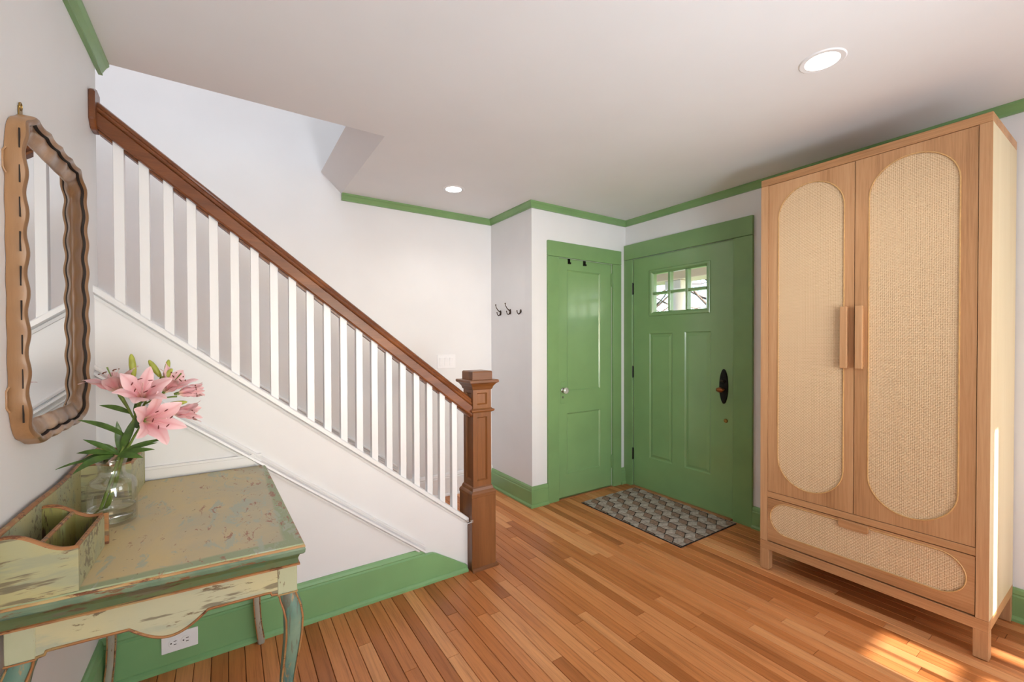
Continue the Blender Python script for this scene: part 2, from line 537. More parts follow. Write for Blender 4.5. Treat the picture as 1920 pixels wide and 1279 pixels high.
def relief(u0, u1, v0, v1, holes, mp, thick):
    """slab face at w=0 with holes. hole: (a,b,c,d,kind,*args): 'cut' through, or 'panel' rings [(inset,w),...]"""
    g = G()
    us = sorted({u0, u1} | {h[0] for h in holes} | {h[1] for h in holes})
    vs = sorted({v0, v1} | {h[2] for h in holes} | {h[3] for h in holes})
    def inside(u, v):
        return any(h[0] < u < h[1] and h[2] < v < h[3] for h in holes)
    for i in range(len(us) - 1):
        for j in range(len(vs) - 1):
            if inside((us[i] + us[i + 1]) / 2, (vs[j] + vs[j + 1]) / 2):
                continue
            q = [(us[i], vs[j]), (us[i + 1], vs[j]), (us[i + 1], vs[j + 1]), (us[i], vs[j + 1])]
            g.add([mp(u, v, 0) for u, v in q], [(0, 1, 2, 3)])
            cut = [h for h in holes if h[4] == 'cut']
            g.add([mp(u, v, -thick) for u, v in q], [(3, 2, 1, 0)])
    for h in holes:
        a, b, c, d = h[:4]
        R = lambda k, w: [mp(a + k, c + k, w), mp(b - k, c + k, w), mp(b - k, d - k, w), mp(a + k, d - k, w)]
        if h[4] == 'cut':
            g.add(R(0, 0) + R(0, -thick), [(i, (i + 1) % 4, 4 + (i + 1) % 4, 4 + i) for i in range(4)])
        else:
            rings = [(0, 0)] + list(h[5])
            for (k0, w0), (k1, w1) in zip(rings, rings[1:]):
                g.add(R(k0, w0) + R(k1, w1), [(i, (i + 1) % 4, 4 + (i + 1) % 4, 4 + i) for i in range(4)])
            g.add(R(*rings[-1]), [(0, 1, 2, 3)])
            g.add(R(0, -thick), [(3, 2, 1, 0)])
    cs = [(u0, v0), (u1, v0), (u1, v1), (u0, v1)]
    # outer rim, split where the grid splits so that the slab is one piece
    def rim(p, q):
        g.add([mp(*p, 0), mp(*q, 0), mp(*q, -thick), mp(*p, -thick)], [(0, 1, 2, 3)])
    for i in range(len(us) - 1):
        for v in (v0, v1):
            um = (us[i] + us[i + 1]) / 2
            vin = v + (1e-4 if v == v0 else -1e-4)
            if not inside(um, vin): rim((us[i], v), (us[i + 1], v))
    for j in range(len(vs) - 1):
        for u in (u0, u1):
            vm = (vs[j] + vs[j + 1]) / 2
            uin = u + (1e-4 if u == u0 else -1e-4)
            if not inside(uin, vm): rim((u, vs[j]), (u, vs[j + 1]))
    return g

# ------------------------------------------------------------------ room constants
XL, XR = -.409, 3.027
YS, YF, YC, XH = 2.174, 3.3256, 2.7086, 1.973
YB = -2.4
ZC = 2.378
ZU = 4.8
XOP, YOP = .702, 2.2777

# ------------------------------------------------------------------ floor with planks
floor = struct('floor', box(XL - .2, XR + .1, YB - .1, YF + .1, -.06, -.014), 'subfloor', 'orange oak strip floor of narrow planks', 'floor')
PW = .0572
def plank_g(x0, y0, y1):
    e = .0011
    return G().prism([(x0 + e, -.014), (x0 + PW - e, -.014), (x0 + PW - e, -.0012), (x0 + PW - e - .0012, 0), (x0 + e + .0012, 0), (x0 + e, -.0012)],
                     lambda x, z: (x, y0 + .0008, z), lambda x, z: (x, y1 - .0008, z))
def plank_rows():
    far = G(); near = []; back = G()
    ncol = int((XR - XL) / PW) + 1
    for i in range(ncol):
        x0 = XL + i * PW
        if x0 + PW > XR: break
        top = YS + .02 if x0 + PW < 1.12 else (YF if x0 < XH - .02 else YC)
        if 1.05 < x0 < 1.12: top = YF
        y = YB
        first = True
        while y < top - .01:
            ln = rnd.uniform(.55, 1.5)
            if first: ln = rnd.uniform(1.2, 2.6); first = False
            y1 = min(top, y + ln)
            if top - y1 < .25: y1 = top
            g = plank_g(x0, y, y1)
            # what the photograph shows: in front of the camera, right of the desk
            if y1 > .25 and x0 < 2.95:
                near.append(g)
            else:
                back.add(g.v, g.f)
            y = y1
    return near, back
near, back = plank_rows()
for k, g in enumerate(near[:300]):
    new('plank', g, 'plank', floor)
for g in near[300:]:
    back.add(g.v, g.f)
bo = new('plank_field', back, 'plank', floor); bo['kind'] = 'stuff'

# ------------------------------------------------------------------ walls
struct('wall_left', box(XL - .11, XL, YB, YS, 0, ZC + .13), 'wall', 'white wall the wavy mirror hangs on', 'wall')
SL = .7835                                   # slope of the stair
zcap = lambda x: 1.190 - SL * (x + .0)       # top of the capping along the stair
zcap0 = 1.181
zcap = lambda x: zcap0 - SL * x
# closed stringer wall under the balusters
g = G().prism([(XL, 0), (1.128, 0), (1.128, zcap(1.128) - .035), (XL, zcap(XL) - .035)], lambda x, z: (x, YS, z), lambda x, z: (x, YS + .05, z))
struct('wall_stair', g, 'wall', 'white sloping wall below the stair balusters', 'wall')
struct('wall_stairwell', box(-2.6, XL - .001, YS, YS + .06, 0, ZU), 'wall', 'white wall beside the upper stair flight', 'wall')
struct('wall_upper', box(XL - .001, 2.2, YOP - .06, YOP, ZC + .13, ZU), 'wall', 'white upper wall over the ceiling edge', 'wall')
struct('wall_far', box(-2.6, XR + .14, YF, YF + .08, 0, ZU), 'wall', 'white wall behind the stair balusters', 'wall')
struct('wall_upper_left', box(-2.7, -2.6, YS, YF + .08, 0, ZU), 'wall', 'white wall at the head of the stair', 'wall')
struct('wall_upper_right', box(2.2, 2.28, YOP - .06, YF + .08, ZC + .13, ZU), 'wall', 'white wall of the upstairs landing', 'wall')
struct('ceiling_upper', box(-2.7, 2.3, YOP - .1, YF + .1, ZU, ZU + .05), 'ceiling', 'white ceiling high over the stair', 'ceiling')
struct('wall_hall', box(XH, XH + .08, YC + .0902, YF, 0, ZC), 'wall', 'narrow white wall with three coat hooks', 'wall')
mp = lambda u, v, w: (u, YC - w, v)
g = relief(XH, XR, 0, ZC, [(2.2305, 2.8463, 0, 1.9727, 'cut')], mp, .09)
struct('wall_closet', g, 'wall', 'white wall around the narrow closet door', 'wall')
mp = lambda u, v, w: (XR - w, u, v)
g = relief(YB, YF - .001, 0, ZC, [(1.697, 2.610, 0, 2.0211, 'cut')], mp, .14)
struct('wall_right', g, 'wall', 'white wall around the front door behind the wardrobe', 'wall')
# rear wall behind the camera with its windows
mp = lambda u, v, w: (u, YB + w, v)
WIN = [(.05, 1.85, .62, 2.12), (2.10, 2.45, .45, 1.46), (2.545, 2.70, .10, 2.25)]
g = relief(XL - .11, XR + .14, 0, ZC, [w + ('cut',) for w in WIN], mp, .12)
struct('wall_rear', g, 'wall', 'white wall with windows behind the viewer', 'wall')
# ceiling with its stairwell opening; the slab end slopes up over the stair
poly = [(XL - .11, YB - .12), (XR + .14, YB - .12), (XR + .14, YF + .08), (XOP, YF + .08), (XOP, YOP), (XL - .11, YOP)]
n = len(poly)
g = G()
topx = lambda x, y: (x - .137 if abs(x - XOP) < 1e-6 else x, y, ZC + .13)
g.prism(poly, lambda x, y: (x, y, ZC), topx)
struct('ceiling', g, 'ceiling', 'white ceiling with a stairwell opening', 'ceiling')

# windows in the rear wall
for i, (a, b, c, d) in enumerate(WIN):
    w = thing('window_%d' % (i + 1), ((a + b) / 2, YB - .06, c), ['wide rear window behind the viewer', 'short rear window lighting the floor by the wardrobe', 'tall slim rear window'][i], 'window', None, 'structure')
    g = relief(a, b, c, d, [(a + .045, b - .045, c + .045, d - .045, 'cut')], lambda u, v, q: (u, YB - .03 + q, v), .05)
    new('window_frame', g, 'trim_white', w)
    new('pane', box(a + .04, b - .04, YB - .058, YB - .054, c + .04, d - .04), 'pane', w)
    if i == 2:
        new('meeting_rail', box(a + .04, b - .04, YB - .066, YB - .036, 1.285, 1.425), 'trim_white', w)  # added bar that stops the sun reaching under the wardrobe
    if i == 1:
        new('muntin', box(2.243, 2.262, YB - .065, YB - .035, c + .04, d - .04), 'trim_white', w)
        new('muntin', box(a + .04, b - .04, YB - .066, YB - .036, 1.27, 1.293), 'trim_white', w)

# added slab, out of view, that keeps the sun off the wide window
struct('rear_porch_roof', box(-.9, 1.99, YB - 4.2, YB - .125, 2.2, 2.26), 'porch_white', 'white rear porch roof outside the wide window', 'roof')

# ------------------------------------------------------------------ baseboards and crown
def bprof(h):
    return [(0, 0), (.030, 0), (.030, .012), (.024, .022), (.019, .024), (.019, h - .038), (.015, h - .030), (.017, h - .024), (.013, h - .008), (.006, h), (0, h)]
def wprof(h, x=.0):
    return bprof(h)
g = G().sweep([(XL, YB), (XL, YS)], bprof(.187), -1)
struct('baseboard_left', g, 'green_base', 'green baseboard under the mirror wall', 'baseboard')
g = G().sweep([(XH, YF), (XH, YC), (2.119, YC)], bprof(.16), -1)
struct('baseboard_hall', g, 'green', 'green baseboard wrapping the corner below the coat hooks', 'baseboard')
g = G().sweep([(2.951, YC), (XR - .004, YC)], bprof(.145), -1)
struct('baseboard_corner', g, 'green', 'short green baseboard between the two green doors', 'baseboard')
g = G().sweep([(XR, 1.5585), (XR, YB)], bprof(.15), -1)
struct('baseboard_right', g, 'green', 'green baseboard behind the wardrobe', 'baseboard')
g = G().sweep([(1.08, YF), (XH, YF)], bprof(.187), -1)
struct('baseboard_far', g, 'trim_white', 'white baseboard at the foot of the stair', 'baseboard')
# stair baseboard: right end cut on a rounded slope
def stair_base():
    g = G()
    H = .187
    def outline(h):
        xe = 1.118
        pts = [(XL, .0), (xe, .0), (xe, .032)]
        pts += [(1.02, .094), (.965, .128), (.935, .146), (.915, .155), (.895, .158)]
        return pts + [(XL, .158)]
    main = outline(.158)
    g.prism(main, lambda x, z: (x, YS, z), lambda x, z: (x, YS - .019, z))
    return g
bs = struct('baseboard_stair', stair_base(), 'green_base', 'green baseboard running under the stair wall to the newel', 'baseboard', bevel=.003)
g = G().sweep([(XL, YS), (.868, YS)], [(0, .158), (.019, .158), (.015, .164), (.017, .170), (.012, .180), (.006, .188), (0, .188)], -1)
new('cap_molding', g, 'green_base', bs)
g = G().sweep([(XL, YS - .019), (1.118, YS - .019)], [(0, 0), (.012, 0), (.011, .012), (.004, .020), (0, .022)], -1)
new('shoe_molding', g, 'green_base', bs)

cp = [(0, ZC), (.032, ZC), (.032, ZC - .011), (.024, ZC - .020), (.013, ZC - .040), (.013, ZC - .050), (0, ZC - .050)]
struct('trim_1', G().sweep([(XL, YB), (XL, YOP)], cp, -1), 'green', 'green crown moulding above the mirror wall', 'crown moulding')
struct('trim_2', G().sweep([(XOP, YF), (XH, YF), (XH, YC), (XR, YC), (XR, YB)], cp, -1), 'green', 'green crown moulding around the hall and front door', 'crown moulding')

# sloped moulding and short ledge on the stair wall
def rake(x0, x1, zf, prof, y0, sgn=-1):
    """prof (out, dz) sheared along the stair slope"""
    return G().prism(prof, lambda o, dz: (x0, y0 + sgn * o, zf(x0) + dz), lambda o, dz: (x1, y0 + sgn * o, zf(x1) + dz))
zd = lambda x: .887 - .786 * x
g = rake(XL, .868, zd, [(0, .002), (.012, .002), (.018, -.006), (.016, -.014), (.007, -.017), (.009, -.020), (.024, -.024), (.026, -.034), (.012, -.041), (.009, -.045), (.013, -.048), (.012, -.054), (0, -.056)], YS)
struct('trim_3', g, 'trim_white', 'white sloping moulding on the wall under the stair', 'moulding')
g = G().sweep([(XL, YS), (.118, YS)], [(0, .766), (.014, .766), (.014, .797), (.017, .799), (.017, .808), (0, .808)], -1)
struct('trim_4', g, 'trim_white', 'short level white ledge behind the desk', 'moulding')
# skirt board on the far wall, seen through the balusters
zs = lambda x: 1.146 - .745 * x
g = rake(-2.0, 1.10, zs, [(0, 0), (.020, 0), (.030, -.007), (.030, -.016), (.012, -.022), (.012, -.032), (.026, -.038), (.026, -.052), (.012, -.058), (.014, -.066), (.014, -.34), (0, -.34)], YF)
struct('trim_5', g, 'trim_white', 'white skirt board rising along the stair on the far wall', 'moulding')

# ------------------------------------------------------------------ staircase
st = thing('staircase', (0, 2.75, 0), 'wooden stair treads with white risers behind the balusters', 'staircase')
for k in range(1, 13):
    x = 1.10 - .25 * (k - 1)
    z = .196 * k
    if k <= 11:
        new('tread', box(x - .252, x + .025, YS + .0605, YF - .022, z - .026, z), 'tread', st, bevel=.006, seg=2)
    new('riser', box(x - .02, x, YS + .0605, YF - .022, z - .196, z - .0265), 'trim_white', st)

# ------------------------------------------------------------------ railing
rl = thing('stair_railing', (.4, YS + .02, 0), 'white baluster stair railing with brown handrail and panelled newel', 'railing')
ztop = lambda x: 1.872 - SL * x
zbot = lambda x: ztop(x) - .105
X0, X1 = XL + .018, 1.146
half = [(.012, 0), (.021, -.006), (.025, -.013), (.023, -.019), (.0215, -.022), (.028, -.026), (.0295, -.033), (.027, -.039), (.0235, -.042), (.0335, -.048), (.035, -.097), (.031, -.105)]
prof = [(-o, d) for o, d in half] + [(o, d) for o, d in half[::-1]]
yr = YS + .004
g = G().prism(prof, lambda o, d: (X0, yr + o, ztop(X0) + d), lambda o, d: (X1, yr + o, ztop(X1) + d))
new('handrail', g, 'rail', rl)
NB = 20
bx = [-.337 + i * (1.383 / (NB - 1)) for i in range(NB)]
bw = .0155
bal = []
for i, x in enumerate(bx):
    zl, zr = zcap(x - bw), zcap(x + bw)
    tl, tr = zbot(x - bw), zbot(x + bw)
    g = G().prism([(x - bw, zl), (x + bw, zr), (x + bw, tr + .004), (x - bw, tl + .004)], lambda a, z: (a, YS - .008, z), lambda a, z: (a, YS + .023, z))
    new('baluster', g, 'trim_white', rl, bevel=.0012)
for i in range(NB + 1):
    a = X0 if i == 0 else bx[i - 1] + bw + .0006
    b = 1.144 if i == NB else bx[i] - bw - .0006
    g = G().prism([(-.016, .002), (-.016, -.010), (.016, -.010), (.016, .002)], lambda o, d: (a, YS + .0075 + o, zbot(a) + d), lambda o, d: (b, YS + .0075 + o, zbot(b) + d))
    new('fillet', g, 'rail', rl)
g = G().prism([(-.006, -.046), (-.008, -.040), (-.010, -.034), (-.004, -.030), (-.012, -.029), (-.022, -.024), (-.022, -.005), (-.018, 0), (.07, 0), (.07, -.046)], lambda o, d: (XL, YS + o, zcap(XL) + d), lambda o, d: (1.126, YS + o, zcap(1.126) + d))
new('shoe_rail', g, 'trim_white', rl)
# rosette where the rail meets the wall
g = G().prism([(-.062, -.098), (-.035, -.128), (.018, -.128), (.018, .016), (-.030, .022), (-.062, .004)], lambda o, d: (XL, yr + o, ztop(XL) + d), lambda o, d: (XL + .019, yr + o, ztop(XL) + d))
new('wall_rosette', g, 'rail', rl, bevel=.004)
# newel
nx, ny = 1.207, 2.198
newel = new('newel_post', box(nx - .046, nx + .046, ny - .046, ny + .046, .40, 1.075), 'newel', rl)
nb = .0775
new('base_block', box(nx - nb, nx + nb, ny - nb, ny + nb, .0, .415), 'newel', newel, bevel=.002)
def ring_frustum(hw0, z0, hw1, z1):
    g = G()
    g.add([(nx + a * hw0, ny + b * hw0, z0) for a, b in ((-1, -1), (1, -1), (1, 1), (-1, 1))] + [(nx + a * hw1, ny + b * hw1, z1) for a, b in ((-1, -1), (1, -1), (1, 1), (-1, 1))],
          [(3, 2, 1, 0), (4, 5, 6, 7)] + [(i, (i + 1) % 4, 4 + (i + 1) % 4, 4 + i) for i in range(4)])
    return g
def stack(levels):
    """levels (half width, z) upwards as one square turned solid"""
    g = G(); n = len(levels)
    V = [(nx + a * h, ny + b * h, z) for h, z in levels for a, b in ((-1, -1), (1, -1), (1, 1), (-1, 1))]
    Fs = [(i * 4 + j, i * 4 + (j + 1) % 4, (i + 1) * 4 + (j + 1) % 4, (i + 1) * 4 + j) for i in range(n - 1) for j in range(4)] + [(3, 2, 1, 0), tuple(range((n - 1) * 4, n * 4))]
    return g.add(V, Fs)
new('base_molding', stack([(.0785, .415), (.0785, .432), (.074, .440), (.068, .447), (.064, .462), (.058, .470)]), 'newel_h', newel)
def newel_faces(z0, z1, rail, stile):
    """four raised frames around recessed panels"""
    for sx, sy in ((0, -1), (-1, 0), (0, 1), (1, 0)):
        def mp(u, v, w):
            d = .046 + .0125 + w
            return (nx + (u if sy else sx * d), ny + (sy * d if sy else u), v)
        hw = .0585 if sy else .0458
        stile_ = stile if sy else stile - .0127
        g = relief(-hw, hw, z0, z1, [(-hw + stile_, hw - stile_, z0 + rail, z1 - rail, 'panel', [(.004, -.007), (.007, -.0105)])], mp, .0125)
        new('face_panel', g, 'newel', newel)
newel_faces(.470, .893, .03, .026)
newel_faces(.911, 1.022, .022, .026)
new('mid_molding', stack([(.0595, .888), (.070, .893), (.074, .900), (.074, .905), (.064, .909), (.060, .913)]), 'newel_h', newel)
new('cap_molding', stack([(.060, 1.018), (.064, 1.022), (.068, 1.036), (.080, 1.052), (.092, 1.060), (.092, 1.072), (.088, 1.075)]), 'newel_h', newel)
new('cap_block', stack([(.064, 1.073), (.064, 1.118), (.060, 1.124)]), 'newel_h', newel)
g = G().sweep([(nx - nb, ny - nb), (nx + nb, ny - nb), (nx + nb, ny + nb)], [(0, 0), (.012, 0), (.011, .010), (.003, .017), (0, .017)], -1)
new('shoe_molding', g, 'newel_h', newel)
ct = thing('gate_catch', (1.122, ny - nb - .004, .287), 'small chrome catch screwed to the newel base beside the stair wall', 'catch')
new('plate', box(1.117, 1.136, ny - nb - .004, ny - nb, .281, .297), 'chrome', ct, bevel=.001)
new('hook', G().tube([(1.126, ny - nb - .003, .289), (1.120, ny - nb - .012, .289), (1.109, ny - nb - .013, .290), (1.100, ny - nb - .010, .287)], .0025, 6), 'chrome', ct, smooth=40)

# ------------------------------------------------------------------ front door
dr = thing('door_1', (XR, 2.15, 0), 'green front door with a six pane light', 'door', None, 'structure')
cx0 = XR - .021
new('casing', box(cx0, XR, 2.612, YC - .001, 0, 2.0205), 'green', dr, bevel=.002)
new('casing', box(cx0, XR, 1.5585, 1.695, 0, 2.0205), 'green', dr, bevel=.002)
new('casing_head', box(cx0 - .002, XR, 1.5585, YC - .001, 2.0225, 2.155), 'green', dr, bevel=.002)
xf = XR - .008
mp = lambda u, v, w: (xf - w, u, v)
P1 = [(.008, -.007), (.016, -.0075), (.034, -.001), (.036, -.001)]
holes = [(1.905, 2.402, 1.532, 1.870, 'cut'), (2.206, 2.434, .287, 1.360, 'panel', P1), (1.871, 2.093, .287, 1.366, 'panel', P1)]
leaf = new('door_leaf', relief(1.701, 2.604, .012, 2.014, holes, mp, .044), 'green_door', dr)
# raised frame round the light
def rect_ring(a, b, c, d, w, mpf, lv):
    g = G()
    prof = lv     # (inset, w)
    V = []
    for k, q in prof:
        V += [mpf(a + k, c + k, q), mpf(b - k, c + k, q), mpf(b - k, d - k, q), mpf(a + k, d - k, q)]
    n = len(prof)
    Fs = [(i * 4 + j, i * 4 + (j + 1) % 4, ((i + 1) % n) * 4 + (j + 1) % 4, ((i + 1) % n) * 4 + j) for i in range(n) for j in range(4)]
    return g.add(V, Fs)
lf = new('light_frame', rect_ring(1.876, 2.431, 1.505, 1.897, 0, mp, [(0, -.001), (0, .006), (.005, .010), (.018, .010), (.026, .004), (.036, -.008), (.036, -.046), (0, -.046)]), 'green_door', dr)
ga, gb, gc_, gd = 1.912, 2.395, 1.541, 1.861
for k in (1, 2):
    y = ga + (gb - ga) * k / 3
    new('muntin', box(xf - .006, xf + .04, y - .011, y + .011, gc_, gd), 'green_door', leaf, bevel=.003)
zm = (gc_ + gd) / 2 - .005
for k in range(3):
    y0 = ga + (gb - ga) * k / 3 + (.011 if k else 0); y1 = ga + (gb - ga) * (k + 1) / 3 - (.011 if k < 2 else 0)
    new('muntin', box(xf - .005, xf + .04, y0, y1, zm - .011, zm + .011), 'green_door', leaf, bevel=.003)
    for z0, z1 in ((gc_, zm - .011), (zm + .011, gd)):
        new('pane', box(xf + .018, xf + .021, y0, y1, z0, z1), 'pane', leaf)
for z in (1.758, 1.02, .291):
    hg = new('hinge', box(xf - .002, xf + .004, 2.6045, 2.6155, z - .048, z + .048), 'black_iron', dr)
    new('hinge_pin', G().lathe([(.0, -.054), (.006, -.052), (.0065, -.045), (.0065, .045), (.006, .052), (0, .054)], (xf - .006, 2.610, z), 'Z', 10), 'black_iron', hg, smooth=40)
hs = new('door_plate', G().lathe([(.0, 0), (.127, 0), (.127, -.004), (.118, -.009), (.104, -.010), (0, -.0105)], (xf, 1.768, .960), 'X', 40, .262, 1), 'black_iron', dr, smooth=30)
hs['label'] = 'black oval plate'
kn = new('knob', G().lathe([(.011, -.010), (.009, -.030), (.010, -.034), (.018, -.040), (.0235, -.050), (.0225, -.062), (.015, -.071), (0, -.075)], (xf, 1.768, .938), 'X', 20, 1.2, .78), 'copper_knob', hs, smooth=60)
kn['label'] = 'copper egg knob'
new('thumb_turn', G().lathe([(.019, -.010), (.019, -.014), (.015, -.018), (0, -.018)], (xf, 1.768, 1.0), 'X', 20), 'black_iron', hs, smooth=30)
new('turn_piece', box(xf - .034, xf - .016, 1.755, 1.781, .996, 1.004), 'bronze', hs, bevel=.003, seg=2)
lk = new('lock_cylinder', G().lathe([(.0145, 0), (.0145, -.006), (.012, -.010), (.006, -.011), (.006, -.009), (0, -.009)], (xf, 1.752, .711), 'X', 20), 'brass', dr, smooth=30)
new('jamb', relief(1.6972, 2.6098, .0112, 2.0209, [(1.6992, 2.6062, .0112, 2.0162, 'cut')], lambda u, v, w: (XR - .0005 - w, u, v), .13), 'green', dr)
new('threshold', box(2.985, XR + .10, 1.699, 2.608, 0, .011), 'threshold', dr, bevel=.003)
new('door_stop', relief(1.697, 2.610, 0, 2.0211, [(1.715, 2.592, 0, 2.003, 'cut')], lambda u, v, w: (xf + .046 - w, u, v), .03), 'green', dr)

# ------------------------------------------------------------------ closet door
dc = thing('door_2', (2.54, YC, 0), 'narrow green two panel closet door with glass knob', 'door', None, 'structure')
cy = YC - .022
new('casing', box(2.119, 2.2285, cy, YC, 0, 1.972), 'green', dc, bevel=.002)
new('casing', box(2.8480, 2.951, cy, YC, 0, 1.972), 'green', dc, bevel=.002)
new('casing_head', box(2.119, 2.951, cy - .001, YC, 1.974, 2.096), 'green', dc, bevel=.002)
yf = YC + .001
mp = lambda u, v, w: (u, yf - w, v)
P2 = [(.003, -.004), (.012, -.0095), (.014, -.0095)]
new('door_leaf', relief(2.234, 2.843, .012, 1.968, [(2.331, 2.711, .196, .699, 'panel', P2), (2.331, 2.711, .884, 1.880, 'panel', P2)], mp, .036), 'green_door', dc)
new('jamb', relief(2.2306, 2.8462, .0062, 1.9725, [(2.2325, 2.8445, .0062, 1.9695, 'cut')], lambda u, v, w: (u, YC - .0005 - w, v), .08), 'green', dc)
new('threshold', box(2.2306, 2.8462, YC - .02, YC + .09, .0, .006), 'threshold', dc)
for z in (1.834, .225):
    hg = new('hinge', box(2.8395, 2.8475, yf - .004, yf + .002, z - .05, z + .05), 'green', dc)
    new('hinge_pin', G().lathe([(0, -.062), (.0045, -.058), (.004, -.053), (.0065, -.050), (.0065, .050), (.004, .053), (.0045, .058), (0, .062)], (2.8435, yf - .009, z), 'Z', 10), 'green', hg, smooth=40)
kp = new('lock_plate', box(2.262, 2.306, yf - .003, yf, .785, .962), 'green_door', dc, bevel=.0012)
new('keyhole', G().lathe([(.0065, 0), (.0065, -.0035), (.004, -.004), (0, -.0025)], (2.284, yf, .835), 'Y', 12, 1, 1.5), 'slot', kp)
kb = new('knob_rose', G().lathe([(.018, -.003), (.018, -.006), (.010, -.011), (.009, -.026), (0, -.026)], (2.284, yf, .893), 'Y', 18), 'chrome', dc, smooth=30)
t = NT('knob_glass'); t.base((236, 238, 226)); t.set('Roughness', .08); t.set('Transmission Weight', .55); t.set('IOR', 1.5); M['knob_glass'] = t.m
kn = new('knob', G().lathe([(.010, -.024), (.019, -.028), (.026, -.036), (.027, -.042), (.025, -.049), (.016, -.055), (0, -.056)], (2.284, yf, .893), 'Y', 12), 'knob_glass', kb)
kn['label'] = 'clear glass knob'
for i, x in enumerate((2.352, 2.523)):
    hk = thing('over_door_hook', (x, yf, 1.968), ['black over-door hook nearer the knob side of the closet door', 'black over-door hook nearer the hinge side of the closet door'][i], 'hook', 'hooks over the closet door')
    w = .012 if i == 0 else .014
    g = G().prism([(0, .0035), (-.0035, .0035), (-.0035, -.036), (-.012, -.036), (-.012, -.026), (-.015, -.026), (-.015, -.039), (0, -.039)], lambda o, d: (x - w, yf - .0005 + o, 1.968 + d), lambda o, d: (x + w, yf - .0005 + o, 1.968 + d))
    new('strap', g, 'black_iron', hk)

# ------------------------------------------------------------------ coat hooks
def coat_hook(y, z, label, upper=True):
    h = thing('coat_hook', (XH, y, z), label, 'hook', 'coat hooks on the narrow white wall')
    g = G().lathe([(.017, 0), (.017, -.003), (.013, -.0055), (0, -.006)], (XH, y, z + .002), 'X', 16, .62, 1.35 if upper else .9)
    new('plate', g, 'bronze', h, smooth=30)
    if upper:
        pts = [(XH - .004, y, z + .010), (XH - .018, y, z + .016), (XH - .034, y, z + .030), (XH - .047, y, z + .050), (XH - .051, y, z + .066)]
        new('upper_prong', G().tube(pts, [.0052, .0048, .004, .0036, .0036], 8), 'bronze', h, smooth=40)
        new('knob', G().lathe([(0, -.006), (.005, -.004), (.006, 0), (.005, .004), (0, .006)], (XH - .051, y, z + .069), 'Z', 10), 'bronze', h, smooth=60)
    pts = [(XH - .004, y, z - .004), (XH - .012, y, z - .018), (XH - .024, y, z - .022), (XH - .034, y, z - .014), (XH - .038, y, z + .002)]
    new('lower_prong', G().tube(pts, [.0055, .005, .0042, .0038, .0038], 8), 'bronze', h, smooth=40)
    new('knob', G().lathe([(0, -.005), (.0045, -.003), (.0055, 0), (.0045, .003), (0, .005)], (XH - .038, y, z + .004), 'Z', 10), 'bronze', h, smooth=60)
coat_hook(3.164, 1.538, 'bronze double coat hook farthest from the closet door')
coat_hook(3.012, 1.540, 'bronze double coat hook in the middle of the three')
coat_hook(2.858, 1.535, 'small bronze single coat hook nearest the closet door', False)

# ------------------------------------------------------------------ switch, outlet
sw = thing('light_switch', (1.5315, YF, 1.065), 'white three rocker light switch plate on the far wall', 'switch')
new('cover_plate', box(1.449, 1.614, YF - .006, YF, 1.068, 1.184), 'white_plastic', sw, bevel=.002, seg=2)
for k in (-1, 0, 1):
    xx = 1.5315 + k * .046
    new('rocker_frame', box(xx - .018, xx + .018, YF - .0075, YF - .0055, 1.092, 1.160), 'white_plastic', sw, bevel=.0006)
    g = G().prism([(-.0075, 1.094), (-.0075, 1.126), (-.0075, 1.158), (-.012, 1.158), (-.0085, 1.126), (-.0085, 1.094)], lambda o, z: (xx - .0155, YF + o, z), lambda o, z: (xx + .0155, YF + o, z))
    new('rocker', g, 'white_plastic', sw)
yo = YS - .019
ol = thing('power_outlet', (-.169, yo, .07), 'white sideways double outlet in the green baseboard under the desk', 'outlet')
new('cover_plate', box(-.227, -.111, yo - .006, yo, .068, .140), 'white_plastic', ol, bevel=.002, seg=2)
for k, x in enumerate((-.1885, -.1495)):
    rc = new('receptacle', G().lathe([(.0165, -.005), (.0165, -.0078), (.0155, -.0085), (0, -.0085)], (x, yo, .104), 'Y', 24, 1, 1), 'white_plastic', ol, smooth=30)
    for dz in (.0065, -.0065):
        new('slot', box(x + .000, x + .009, yo - .0091, yo - .0082, .104 + dz - .0012, .104 + dz + .0012), 'slot', rc)
    new('slot', G().lathe([(.0028, -.0082), (.0028, -.0091), (0, -.0091)], (x - .008, yo, .104), 'Y', 10), 'slot', rc)

# ------------------------------------------------------------------ downlights
def downlight(x, y, label):
    d = thing('ceiling_downlight', (x, y, ZC), label, 'ceiling light', 'recessed ceiling lights')
    new('trim_ring', G().lathe([(.060, -.002), (.066, -.004), (.074, -.0035), (.078, -.0005), (.078, 0), (.060, 0), (.060, -.002)], (x, y, ZC), 'Z', 40), 'trim_white', d, smooth=30)
    new('lens', G().lathe([(0, -.0035), (.052, -.003), (.060, -.0015), (.060, 0), (0, 0)], (x, y, ZC), 'Z', 40), 'lamp_disc', d, smooth=30)
    lamp('downlight_beam', 'SPOT', (x, y, ZC - .012), (x, y, 0), 12, (1, .98, .95), spot_size=math.radians(135), spot_blend=.8, shadow_soft_size=.06)
downlight(1.938, .741, 'bright round recessed light in front of the wardrobe')
downlight(1.352, 2.797, 'small far round recessed light near the crown moulding corner')

# ------------------------------------------------------------------ wardrobe
wx, wb = 2.5265, 3.015
wy0, wy1 = .3775, 1.2625
wz = 2.195
wd = thing('wardrobe', (2.77, .82, 0), 'tall pale oak wardrobe with two arched cane doors and a cane drawer', 'wardrobe')
new('top_panel', box(wx, wb, wy0, wy1, wz - .038, wz), 'oak_h', wd, bevel=.0015)
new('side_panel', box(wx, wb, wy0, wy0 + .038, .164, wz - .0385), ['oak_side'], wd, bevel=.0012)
new('side_panel', box(wx, wb, wy1 - .038, wy1, .164, wz - .0385), ['oak_d'], wd, bevel=.0012)
